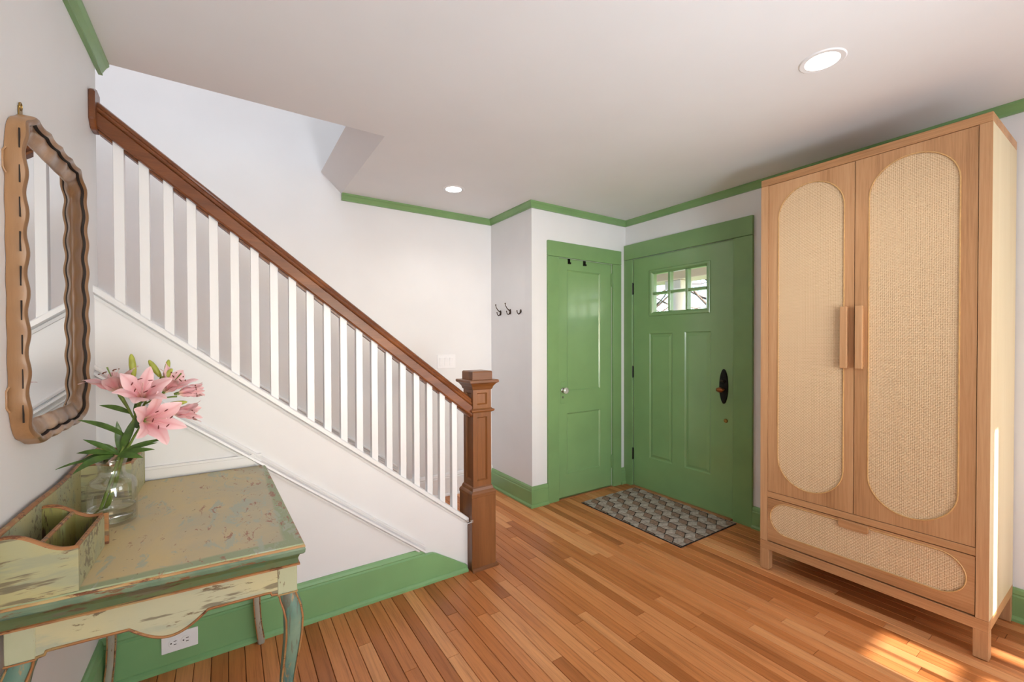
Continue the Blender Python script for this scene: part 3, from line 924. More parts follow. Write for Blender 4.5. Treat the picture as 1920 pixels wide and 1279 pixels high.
# side boards' front edges are a separate upright lipping
new('front_edging', box(wx - .0008, wx + .003, wy0 + .0005, wy0 + .0375, .165, wz - .039), 'oak', wd)
new('front_edging', box(wx - .0008, wx + .003, wy1 - .0375, wy1 - .0005, .165, wz - .039), 'oak', wd)
new('bottom_rail', box(wx, wx + .03, wy0, wy1, .118, .1635), 'oak_h', wd, bevel=.0012)
new('bottom_rail', box(wx + .0305, wb, wy0, wy0 + .03, .118, .1635), 'oak_d', wd, bevel=.0012)
new('bottom_rail', box(wx + .0305, wb, wy1 - .03, wy1, .118, .1635), 'oak_d', wd, bevel=.0012)
new('floor_panel', box(wx + .031, wb - .01, wy0 + .031, wy1 - .031, .135, .163), 'oak_d', wd)
new('back_panel', box(wb - .012, wb - .002, wy0 + .039, wy1 - .039, .165, wz - .039), 'oak', wd)
new('middle_rail', box(wx + .0005, wx + .06, wy0 + .0385, wy1 - .0385, .414, .446), 'oak_h', wd, bevel=.001)
for xa, ya in ((wx, wy0), (wx, wy1 - .045), (wb - .045, wy0), (wb - .045, wy1 - .045)):
    new('leg', box(xa, xa + .045, ya, ya + .045, .004, .118), 'oak', wd, bevel=.0015)
    new('glide', G().lathe([(.014, 0), (.014, .004), (0, .004)], (xa + .0225, ya + .0225, 0), 'Z', 12), 'black_iron', wd)

def capsule(a, b, c, d, n=20):
    """outline of a stadium in (u,v), long way whichever is longer"""
    pts = []
    if d - c > b - a:
        r = (b - a) / 2; cx = (a + b) / 2
        for k in range(n + 1):
            t = PI * k / n; pts.append((cx + r * math.cos(t), d - r + r * math.sin(t)))
        for k in range(n + 1):
            t = PI + PI * k / n; pts.append((cx + r * math.cos(t), c + r + r * math.sin(t)))
    else:
        r = (d - c) / 2; cy = (c + d) / 2
        for k in range(n + 1):
            t = -PI / 2 + PI * k / n; pts.append((b - r + r * math.cos(t), cy + r * math.sin(t)))
        for k in range(n + 1):
            t = PI / 2 + PI * k / n; pts.append((a + r + r * math.cos(t), cy + r * math.sin(t)))
    return pts
def inside_capsule(u, v, a, b, c, d):
    if d - c > b - a:
        r = (b - a) / 2; cu = (a + b) / 2; cv = min(max(v, c + r), d - r)
    else:
        r = (d - c) / 2; cv = (c + d) / 2; cu = min(max(u, a + r), b - r)
    return math.hypot(u - cu, v - cv) < r
def framed(u0, u1, v0, v1, cap, thick):
    """board with a capsule opening; front at wx"""
    pts = capsule(*cap)
    uc, vc = (cap[0] + cap[1]) / 2, (cap[2] + cap[3]) / 2
    ang = lambda p: math.atan2(p[1] - vc, p[0] - uc)
    P = [(ang(p), p) for p in pts]
    for q in ((u0, v0), (u1, v0), (u1, v1), (u0, v1)):
        lo, hi = 0., 1.
        for _ in range(40):
            m = (lo + hi) / 2
            if inside_capsule(uc + (q[0] - uc) * m, vc + (q[1] - vc) * m, *cap): lo = m
            else: hi = m
        P.append((ang(q), (uc + (q[0] - uc) * lo, vc + (q[1] - vc) * lo)))
    P.sort()
    inn = [p for _, p in P]
    out = []
    for p in inn:
        du, dv = p[0] - uc, p[1] - vc
        s = 1e9
        if du > 1e-9: s = min(s, (u1 - uc) / du)
        if du < -1e-9: s = min(s, (u0 - uc) / du)
        if dv > 1e-9: s = min(s, (v1 - vc) / dv)
        if dv < -1e-9: s = min(s, (v0 - vc) / dv)
        out.append((uc + du * s, vc + dv * s))
    n = len(inn)
    g = G()
    V = [(wx + .001, u, v) for u, v in inn] + [(wx + .001, u, v) for u, v in out] + [(wx + .001 + thick, u, v) for u, v in inn] + [(wx + .001 + thick, u, v) for u, v in out]
    Fs = []
    for i in range(n):
        k = (i + 1) % n
        Fs += [(i, k, n + k, n + i), (2 * n + k, 2 * n + i, 3 * n + i, 3 * n + k), (i, 2 * n + i, 2 * n + k, k), (n + i, n + k, 3 * n + k, 3 * n + i)]
    g.add(V, Fs)
    return g
def cane_panel(cap, parent):
    a, b, c, d = cap
    pts = capsule(*cap)
    g = G().prism(pts, lambda u, v: (wx + .007, u, v), lambda u, v: (wx + .010, u, v))
    bk = new('cane_panel', g, 'cane_back', parent)
    # woven strands, real over and under
    p = .0072
    g = G()
    nu, nv = int((b - a) / p), int((d - c) / p)
    us = [a + (i + .5) * (b - a) / nu for i in range(nu)]
    vs = [c + (j + .5) * (d - c) / nv for j in range(nv)]
    hw = .0025
    V = []; Fs = []
    def strand(fixed, along, vertical, phase):
        run = []
        def flush(run):
            if len(run) < 2: return
            k = len(V)
            w = hw * rnd.uniform(.92, 1.06)
            f2 = fixed + rnd.uniform(-.0004, .0004)
            for s_, x in run:
                if vertical:
                    V.append((x, f2 - w, s_)); V.append((x, f2 + w, s_))
                else:
                    V.append((x, s_, f2 - w)); V.append((x, s_, f2 + w))
            for i in range(len(run) - 1):
                q = k + 2 * i
                Fs.append((q, q + 1, q + 3, q + 2))
        for j, s_ in enumerate(along):
            ok = inside_capsule(fixed, s_, *cap) if vertical else inside_capsule(s_, fixed, *cap)
            if ok:
                run.append((s_, wx + .0052 + (.0009 if (j + phase) % 2 else -.0009)))
            else:
                flush(run); run = []
        flush(run)
    for i, u in enumerate(us): strand(u, vs, True, i)
    for j, v in enumerate(vs): strand(v, us, False, j + 1)
    g.v = V; g.f = Fs
    wv = new('cane_weave', g, 'cane', parent); wv['kind'] = 'stuff'
    n = len(pts)
    ring = G()
    ring.tube([(wx + .001, u, v) for u, v in pts] + [(wx + .001, *pts[0])], .0028, 6, False)
    new('edge_bead', ring, 'bead', parent, smooth=60)

for k, (u0, u1, cap) in enumerate(((.8275, 1.2225, (.869, 1.171, .499, 2.112)), (.4175, .8245, (.468, .771, .499, 2.114)))):
    dg_ = new('door', framed(u0, u1, .449, 2.1545, cap, .02), 'oak', wd)
    cane_panel(cap, dg_)
    hy = (.861, .800)[k]
    h = new('handle', box(wx - .030, wx - .016, hy - .0145, hy + .0145, 1.157, 1.457), 'oak', dg_, bevel=.0015)
    # slim spacer that holds the bar off the door
    sy = hy + (-.006, -.006)[k]
    nb_ = new('handle_spacer', box(wx - .0165, wx + .0015, sy - .006, sy + .006, 1.165, 1.449), 'oak_h', dg_)
cap = (.442, 1.208, .218, .369)
dw = new('drawer', framed(.4175, 1.2225, .171, .410, (.442, 1.209, .222, .397), .02), 'oak_h', wd)
cane_panel((.442, 1.209, .222, .397), dw)
g = G().prism([(.765, .4085), (.885, .4085), (.885, .377), (.875, .371), (.775, .371), (.765, .377)], lambda u, v: (wx - .010, u, v), lambda u, v: (wx + .002, u, v))
new('pull', g, 'oak_h', dw, bevel=.002, seg=2)
new('inner_panel', box(wx + .03, wx + .034, wy0 + .04, wy1 - .04, .17, wz - .04), 'dark_gap', wd)  # dark sheet added behind the doors, puts shade into their gaps

# ------------------------------------------------------------------ mirror
def mirror():
    yc, zc_ = 1.672, 1.440
    hy, hz = .262, .392
    mr = thing('wall_mirror', (XL, yc, zc_ - hz), 'tall mirror in a wavy bronzed wooden frame on the left wall', 'mirror')
    # outline points, counter-clockwise seen from the room
    r = .105
    pts = []
    def seg(p, q, n):
        for i in range(n):
            pts.append((p[0] + (q[0] - p[0]) * i / n, p[1] + (q[1] - p[1]) * i / n))
    def arc(c, a0, a1, n):
        for i in range(n):
            a = a0 + (a1 - a0) * i / n
            pts.append((c[0] + r * math.cos(a), c[1] + r * math.sin(a)))
    seg((hy, -hz + r), (hy, hz - r), 72); arc((hy - r, hz - r), 0, PI / 2, 16)
    seg((hy - r, hz), (-hy + r, hz), 40); arc((-hy + r, hz - r), PI / 2, PI, 16)
    seg((-hy, hz - r), (-hy, -hz + r), 72); arc((-hy + r, -hz + r), PI, 1.5 * PI, 16)
    seg((-hy + r, -hz), (hy - r, -hz), 40); arc((hy - r, -hz + r), 1.5 * PI, 2 * PI, 16)
    n = len(pts)
    L = [0]
    for i in range(n):
        p, q = pts[i], pts[(i + 1) % n]
        L.append(L[-1] + math.hypot(q[0] - p[0], q[1] - p[1]))
    nw = round(L[-1] / .0915)
    nor = []
    for i in range(n):
        p, q = pts[i - 1], pts[(i + 1) % n]
        d = Vector((q[0] - p[0], q[1] - p[1])).normalized()
        nor.append(Vector((-d.y, d.x)))      # inward for ccw
    def strip(prof, name, mat):
        g = G(); m = len(prof)
        for i in range(n):
            ph = 2 * PI * nw * L[i] / L[-1]
            wv = math.sin(ph)
            for d, h in prof:
                k = d + (.0034 if abs(pts[i][1]) > hz - .03 else .0019) * wv * max(0, 1 - d / .07) 
                hh = h + (.0022 * math.sin(ph + 1.2) if h > .012 else 0)
                p = Vector(pts[i]) + nor[i] * k
                g.v.append((XL + .001 + hh, yc + p.x, zc_ + p.y))
        for i in range(n):
            k = (i + 1) % n
            for j in range(m - 1):
                g.f.append((i * m + j, i * m + j + 1, k * m + j + 1, k * m + j))
        return new(name, g, mat, mr, smooth=70)
    strip([(.010, 0), (.001, 0), (0, .004), (0, .024), (.002, .029)], 'frame_side', 'mirror_side')
    strip([(.002, .029), (.005, .0325), (.009, .0335), (.0135, .032), (.0165, .027)], 'outer_rim', 'mirror_frame')
    strip([(.0165, .027), (.0172, .018), (.0192, .018), (.020, .0205)], 'rim_groove', 'groove')
    strip([(.020, .0205), (.026, .0215), (.036, .019), (.047, .013), (.056, .008), (.057, .003)], 'inner_rim', 'mirror_frame')
    g = G().prism([(pts[i][0] + nor[i].x * .052, pts[i][1] + nor[i].y * .052) for i in range(n)], lambda u, v: (XL + .002, yc + u, zc_ + v), lambda u, v: (XL + .006, yc + u, zc_ + v))
    new('mirror_glass', g, 'mirror', mr)
    # hanging ring above the frame and staple-like stitches on the near side
    hr = new('hanging_plate', box(XL + .001, XL + .0035, 1.490, 1.512, zc_ + hz - .004, zc_ + hz + .020), 'brass', mr, bevel=.001)
    new('ring', G().tube([(XL + .003, 1.501 + .007 * math.cos(a), zc_ + hz + .020 + .009 * math.sin(a)) for a in [2 * PI * k / 14 for k in range(15)]], .0018, 6, False), 'brass', hr, smooth=60)
    for k in range(9):
        z = zc_ - hz + .085 + k * .077
        ph = 2 * PI * nw * (hy * 0 + L[72 + 16 + 40 + 16] + (hz - r - (z - zc_))) / L[-1]
        y = yc - hy + .0019 * math.sin(ph) - .0009
        new('stitch', box(XL + .0235, XL + .0255, y - .0012, y + .004, z - .022, z + .022), 'groove', mr)
    for z in (zc_ + .255, zc_ - .275):
        new('side_clip', G().tube([(XL + .004, yc - hy - .001, z + .028), (XL + .001, yc - hy - .007, z + .018), (XL + .001, yc - hy - .007, z - .018), (XL + .004, yc - hy - .001, z - .028)], .0022, 6), 'mirror_side', mr, smooth=60)
mirror()

# ------------------------------------------------------------------ desk
dk = thing('writing_desk', (-.12, 1.7, 0), 'worn green painted desk with cabriole legs and a letter rack', 'desk')
DZ = .757
def dmap(u, v, z):
    """u: metres from the room side towards the wall, v: away from the viewer"""
    xr = .168 - .0377 * v
    return (xr + (u / .571) * (-.403 - xr), 1.252 + v * .9985 + .056 * u * (1 - v / .905), z)
DU, DV = .571, .905
def dbox(u0, u1, v0, v1, z0, z1):
    g = G()
    V = [dmap(u, v, z) for z in (z0, z1) for v in (v0, v1) for u in (u1, u0)]
    return g.add(V, [(0, 2, 3, 1), (4, 5, 7, 6), (0, 1, 5, 4), (2, 6, 7, 3), (0, 4, 6, 2), (1, 3, 7, 5)])
def dframe(levels):
    """(inset, z) stack round three free sides of the top"""
    g = G(); n = len(levels)
    V = []
    for k, z in levels:
        V += [dmap(k, k, z), dmap(DU, k, z), dmap(DU, DV, z), dmap(k, DV, z)]
    Fs = [(i * 4 + j, i * 4 + (j + 1) % 4, (i + 1) * 4 + (j + 1) % 4, (i + 1) * 4 + j) for i in range(n - 1) for j in range(4)] + [(0, 1, 2, 3), ((n - 1) * 4 + 3, (n - 1) * 4 + 2, (n - 1) * 4 + 1, (n - 1) * 4)]
    return g.add(V, Fs)
new('desk_top', dframe([(.004, DZ), (.0035, DZ - .0015), (.0035, DZ - .004)]), 'desk_top', dk)
new('top_lip', dframe([(.0035, DZ - .0035), (.001, DZ - .0055), (0, DZ - .0085), (.001, DZ - .0098)]), 'dp_lip', dk)
new('top_edge', dframe([(.001, DZ - .0098), (.0, DZ - .015), (.001, DZ - .024), (.005, DZ - .028)]), 'dp_edge', dk)
new('cove_molding', dframe([(.005, DZ - .028), (.012, DZ - .031), (.014, DZ - .036), (.0155, DZ - .040), (.0155, DZ - .0535)]), 'dp_band', dk)
new('brown_bead', dframe([(.0155, DZ - .0535), (.0115, DZ - .055), (.0115, DZ - .059), (.0165, DZ - .061)]), 'dp_bead', dk)
AZ = DZ - .061
BU = .046
# corner blocks and scalloped aprons
def apron_profile(n=10):
    """(fraction along, drop below AZ): straight, notch, S-curve, centre lobe"""
    half = [(0, .072), (.030, .070), (.036, .063), (.055, .0625), (.20, .0625), (.335, .0635)]
    for k in range(1, n + 1):
        t = k / n
        half.append((.335 + .165 * t, .0635 + .040 * math.sin(t * PI / 2)))
    pts = half + [(1 - a, d) for a, d in half[::-1][1:]]
    return pts
pf = apron_profile()
def apron_front(v0, v1, name='apron'):
    ua, ub = .0165 + BU, DU - .0165 - BU + .004
    poly = [(ua + (ub - ua) * a, AZ - d) for a, d in pf] + [(ub, AZ), (ua, AZ)]
    return G().prism(poly, lambda u, z: dmap(u, v0, z), lambda u, z: dmap(u, v1, z))
ap = new('apron', apron_front(.030, .046), 'dp_apron', dk)
new('apron', apron_front(DV - .046, DV - .030), 'dp_apron', dk)
ua, ub = .0165 + BU, DU - .0165 - BU + .004
g = G().tube([dmap(ua + (ub - ua) * a, .029, AZ - d + .001) for a, d in pf], .0032, 6)
new('edge_bead', g, 'dp_bead', ap, smooth=60)
va, vb = .028 + BU, DV - .028 - BU
poly = [(va + (vb - va) * a, AZ - d) for a, d in pf] + [(vb, AZ), (va, AZ)]
ap = new('apron', G().prism(poly, lambda v, z: dmap(.0185, v, z), lambda v, z: dmap(.034, v, z)), 'dp_apron', dk)
g = G().tube([dmap(.0175, va + (vb - va) * a, AZ - d + .001) for a, d in pf], .0032, 6)
new('edge_bead', g, 'dp_bead', ap, smooth=60)
new('apron', G().prism(poly, lambda v, z: dmap(DU - .034, v, z), lambda v, z: dmap(DU - .0185, v, z)), 'dp_apron', dk)
def cabriole(su, sv, u, v, mat):
    """leg under a corner block; su, sv point outwards (towards -u / -v are +)"""
    prof = [(.612, .000, .0225), (.600, .003, .0235), (.575, .012, .0240), (.545, .017, .0230), (.50, .016, .0215), (.45, .010, .0195), (.39, .002, .0178), (.32, -.004, .0162), (.25, -.007, .0150), (.18, -.006, .0140), (.11, -.001, .0135), (.06, .006, .0140), (.025, .011, .0150), (.010, .013, .0150), (0, .013, .0130)]
    g = G(); V = []
    for z, d, h in prof:
        for a, b in ((-1, -.55), (-.55, -1), (.55, -1), (1, -.55), (1, .55), (.55, 1), (-.55, 1), (-1, .55)):
            zz = z * (AZ - .072) / .612
            V.append(dmap(u - su * d * .9 + a * h, v - sv * d * .55 + b * h, zz))
    n = len(prof)
    g.add(V, [(i * 8 + j, i * 8 + (j + 1) % 8, (i + 1) * 8 + (j + 1) % 8, (i + 1) * 8 + j) for i in range(n - 1) for j in range(8)] + [tuple(range(8))[::-1], tuple(range((n - 1) * 8, n * 8))])
    lg = new('leg', g, mat, dk, smooth=50)
    blk = dbox(u - .023, u + .023, v - .023, v + .023, AZ - .0725, AZ - .0002)
    new('corner_block', blk, 'dp_block', dk, bevel=.0015)
    new('block_bead', dbox(u - .0245, u + .0245, v - .0245, v + .0245, AZ - .0765, AZ - .0727), 'dp_bead', dk, bevel=.001)
    # rubbed bead down the outer leg corners
    for a, b in ((-1, -.9), (1, -.9)):
        pts = [dmap(u - su * d * .9 + a * h * .86, v - sv * d * .55 + b * h * .92, z * (AZ - .077) / .612) for z, d, h in prof[:-2]]
        new('edge_bead', G().tube(pts, .0026, 6), 'dp_bead', lg, smooth=60)
uu, vv = .0165 + .023, .028 + .023
cabriole(1, 1, uu, vv, 'dp_teal')
cabriole(-1, 1, DU - uu + .004, vv, 'dp_teal')
cabriole(1, -1, uu, DV - vv + .018, 'dp_grey')
cabriole(-1, -1, DU - uu + .004, DV - vv + .018, 'dp_grey')
# letter rack along the wall
def rack():
    TH = .012
    wl = lambda v: dmap(DU, v, 0)[0] + .002
    # back board, its top edge dipping gently between the two boxes
    top = lambda v: DZ + .138 + .012 * (v / .9)
    V = [(v, DZ + .0005) for v in (.012, .895)] + [(v, top(v) - .006 * math.sin(PI * max(0, min(1, (v - .26) / .34)))) for v in [.895 - .883 * k / 16 for k in range(17)]]
    rk = new('letter_rack', G().prism(V, lambda v, z: (-.4025, 1.252 + v, z), lambda v, z: (-.388, 1.252 + v, z)), 'dp_sage', dk)
    g = G().tube([(-.395, 1.252 + v, top(v) - .006 * math.sin(PI * max(0, min(1, (v - .26) / .34))) + .001) for v in [.014 + .88 * k / 16 for k in range(17)]], .0062, 6)
    new('top_bead', g, 'dp_bead', rk, smooth=60)
    def wave(x, x0, x1, zl, zr):
        t = (x - x0) / (x1 - x0)
        return zl + (zr - zl) * (t * t * (3 - 2 * t)) + .0035 * math.sin(t * PI * 2.2)
    def cross(y, y2, x0, x1, zl, zr, mat='dp_sage', bead=True):
        n = 14
        tp = [(x0 + (x1 - x0) * (1 - k / n), wave(x0 + (x1 - x0) * (1 - k / n), x0, x1, zl, zr)) for k in range(n + 1)]
        p = new('rack_panel', G().prism([(x0, DZ + .0005), (x1, DZ + .0005)] + tp, lambda x, z: (x, y, z), lambda x, z: (x, y2, z)), mat, rk)
        if bead:
            new('panel_bead', G().tube([(x, (y + y2) / 2, z) for x, z in tp], .0058, 6), 'dp_bead', p, smooth=60)
    def lengthwise(x0, x1, y0, y1, z0, z1, mat='dp_sage'):
        p = new('rack_panel', G().prism([(y0, DZ + .0005), (y1, DZ + .0005), (y1, z1), (y0, z0)], lambda y, z: (x0, y, z), lambda y, z: (x1, y, z)), mat, rk)
        new('panel_bead', G().tube([((x0 + x1) / 2, y0 + .003, z0), ((x0 + x1) / 2, y1 - .003, z1)], .0050, 6), 'dp_bead', p, smooth=60)
    # near box
    cross(1.283, 1.295, -.388, -.272, .893, .848)
    cross(1.528, 1.538, -.388, -.278, .880, .838, 'dp_inside')
    lengthwise(-.285, -.274, 1.2955, 1.5275, .846, .838)
    lengthwise(-.338, -.329, 1.2955, 1.5275, .866, .858, 'dp_inside')
    new('rack_panel', box(-.3285, -.2855, 1.418, 1.424, DZ + .0005, .80), 'dp_inside', rk)
    new('corner_strip', box(-.279, -.268, 1.5385, 1.546, .758, .840), 'dp_bead', rk)
    # far box
    cross(1.868, 1.880, -.388, -.268, .898, .893)
    cross(2.128, 2.138, -.388, -.268, .898, .886, 'dp_inside')
    lengthwise(-.280, -.269, 1.8805, 2.1275, .886, .884)
    lengthwise(-.338, -.329, 1.8805, 2.1275, .892, .890, 'dp_inside')
rack()

# ------------------------------------------------------------------ vase, water, lilies
vx, vy = -.2905, 1.716
vs_ = thing('glass_vase', (vx, vy, DZ), 'clear glass bottle vase holding the lilies on the desk', 'vase')
VP = [(0, .001), (.050, .001), (.0555, .004), (.0575, .010), (.0575, .112), (.055, .122), (.047, .133), (.036, .140), (.0315, .146), (.0305, .160), (.0315, .172), (.035, .183), (.037, .188), (.0365, .190),
      (.034, .187), (.029, .173), (.028, .160), (.029, .147), (.034, .137), (.045, .130), (.052, .120), (.0545, .111), (.0545, .014), (.050, .010), (0, .009)]
new('vase_body', G().lathe(VP, (vx, vy, DZ), 'Z', 48), 'vase_glass', vs_, smooth=80)
wt = new('vase_water', G().lathe([(0, .0105), (.049, .0105), (.0538, .016), (.0538, .050), (0, .050)], (vx, vy, DZ), 'Z', 48), 'water', None, smooth=40)
wt.name = 'water'
tag(wt, 'clear water standing low in the glass vase', 'water')

def petal(g, base, axis, outdir, length, width, a0, a1, tip=0.0, c=((220, 206, 160), (222, 156, 164), (236, 200, 202)), curl=1.6):
    """curved petal from base; opens from axis towards outdir by angle a0..a1"""
    base, axis, outdir = Vector(base), Vector(axis).normalized(), Vector(outdir)
    outdir = (outdir - axis * outdir.dot(axis)).normalized()
    side = axis.cross(outdir).normalized()
    n, m = 12, 3
    p = base.copy()
    k0 = len(g.v)
    for i in range(n + 1):
        t = i / n
        a = a0 + (a1 - a0) * t ** curl
        d = axis * math.cos(a) + outdir * math.sin(a)
        nn = -axis * math.sin(a) + outdir * math.cos(a)
        w = width * max(.03, (math.sin(PI * min(1, t * .93 + .06)) ** .75))
        if t < .12: w *= .6 + .4 * t / .12
        for j in range(-m, m + 1):
            s = j / m
            ruf = .0022 * math.sin(t * 17 + s * 2) * abs(s)
            q = p + side * (w * s) - nn * (.16 * w * s * s * -1) + nn * ruf
            g.v.append(tuple(q))
            f = t
            c0, c1, c2 = (lin(x) for x in c)
            if f < .25: cc = [c0[x] + (c1[x] - c0[x]) * (f / .25) for x in range(3)]
            else: cc = [c1[x] + (c2[x] - c1[x]) * ((f - .25) / .75) for x in range(3)]
            edge = .25 * abs(s)
            cc = [v + (1 - v) * edge * .6 for v in cc]
            if j == 0: cc = [cc[0] * .92, cc[1] * .78, cc[2] * .78]
            g.c.append((*cc, 1))
        p = p + d * (length / n)
    r = 2 * m + 1
    for i in range(n):
        for j in range(r - 1):
            g.f.append((k0 + i * r + j, k0 + i * r + j + 1, k0 + (i + 1) * r + j + 1, k0 + (i + 1) * r + j))

def flower(parent, base, axis, size, opens, rot=0, dark=True, tube_len=.02):
    base, axis = Vector(base), Vector(axis).normalized()
    ref = Vector((0, 0, 1)) if abs(axis.z) < .9 else Vector((1, 0, 0))
    u = axis.cross(ref).normalized(); w = axis.cross(u)
    thr = G().tube([base, base + axis * .012, base + axis * .022], [.0035, .006, .0045], 8)
    fl = new('flower', thr, 'stem', parent, smooth=60)
    for k in range(6):
        a = rot + k * PI / 3
        d = u * math.cos(a) + w * math.sin(a)
        g = G()
        inner = k % 2
        a0, a1 = (opens[0], opens[1] * rnd.uniform(.9, 1.1))
        petal(g, base + axis * (.008 + .002 * inner) + d * .003, axis, d, size * rnd.uniform(.94, 1.06), size * (.235 if inner else .175), a0, a1)
        new('petal', g, 'petal', fl, smooth=80)
    for k in range(6):
        a = rot + .5 + k * PI / 3
        d = u * math.cos(a) + w * math.sin(a)
        L = size * .78
        pts = [base + axis * .012, base + axis * (L * .45) + d * (.05 * L), base + axis * (L * .8) + d * (.16 * L), base + axis * L + d * (.30 * L)]
        new('filament', G().tube(pts, [.0009, .0008, .0007, .0006], 5), 'filament', fl, smooth=60)
        e = pts[-1]; td = (d * .6 + u * math.sin(k * 2.1) + w * math.cos(k * 1.7)).normalized() * .0062
        new('anther', G().tube([e - td, e - td * .5, e + td * .5, e + td], [.0005, .0016, .0016, .0005], 6), 'anther_dark' if dark else 'anther', fl, smooth=60)
    pts = [base + axis * .012, base + axis * size * .6, base + axis * size * .92]
    new('pistil', G().tube(pts, [.0014, .0012, .0022], 6), 'stem' if not dark else 'filament', fl, smooth=60)
    return fl

def bud(parent, a, b, r):
    a, b = Vector(a), Vector(b)
    pts = [a + (b - a) * t for t in (0, .1, .3, .55, .8, .95, 1)]
    new('bud', G().tube(pts, [r * .45, r * .7, r * .95, r, r * .82, r * .45, r * .1], 10), 'bud', parent, smooth=60)

def leaf(parent, base, tip, width, droop=.25, up=(.15, -.75, .65)):
    base, tip = Vector(base), Vector(tip)
    d = tip - base; L = d.length
    side = d.cross(Vector(up)).normalized(); nn = side.cross(d).normalized()
    g = G(); n = 9
    for i in range(n + 1):
        t = i / n
        c = base + d * t + nn * (droop * L * math.sin(PI * t) * .5)
        w = width * max(.02, math.sin(PI * min(1, t * .9 + .1)) ** .9)
        for s, lift in ((-1, .25), (0, 0), (1, .25)):
            g.v.append(tuple(c + side * w * s + nn * lift * w))
    for i in range(n):
        for j in range(2):
            g.f.append((i * 3 + j, i * 3 + j + 1, (i + 1) * 3 + j + 1, (i + 1) * 3 + j))
    new('leaf', g, 'leaf', parent, smooth=80)

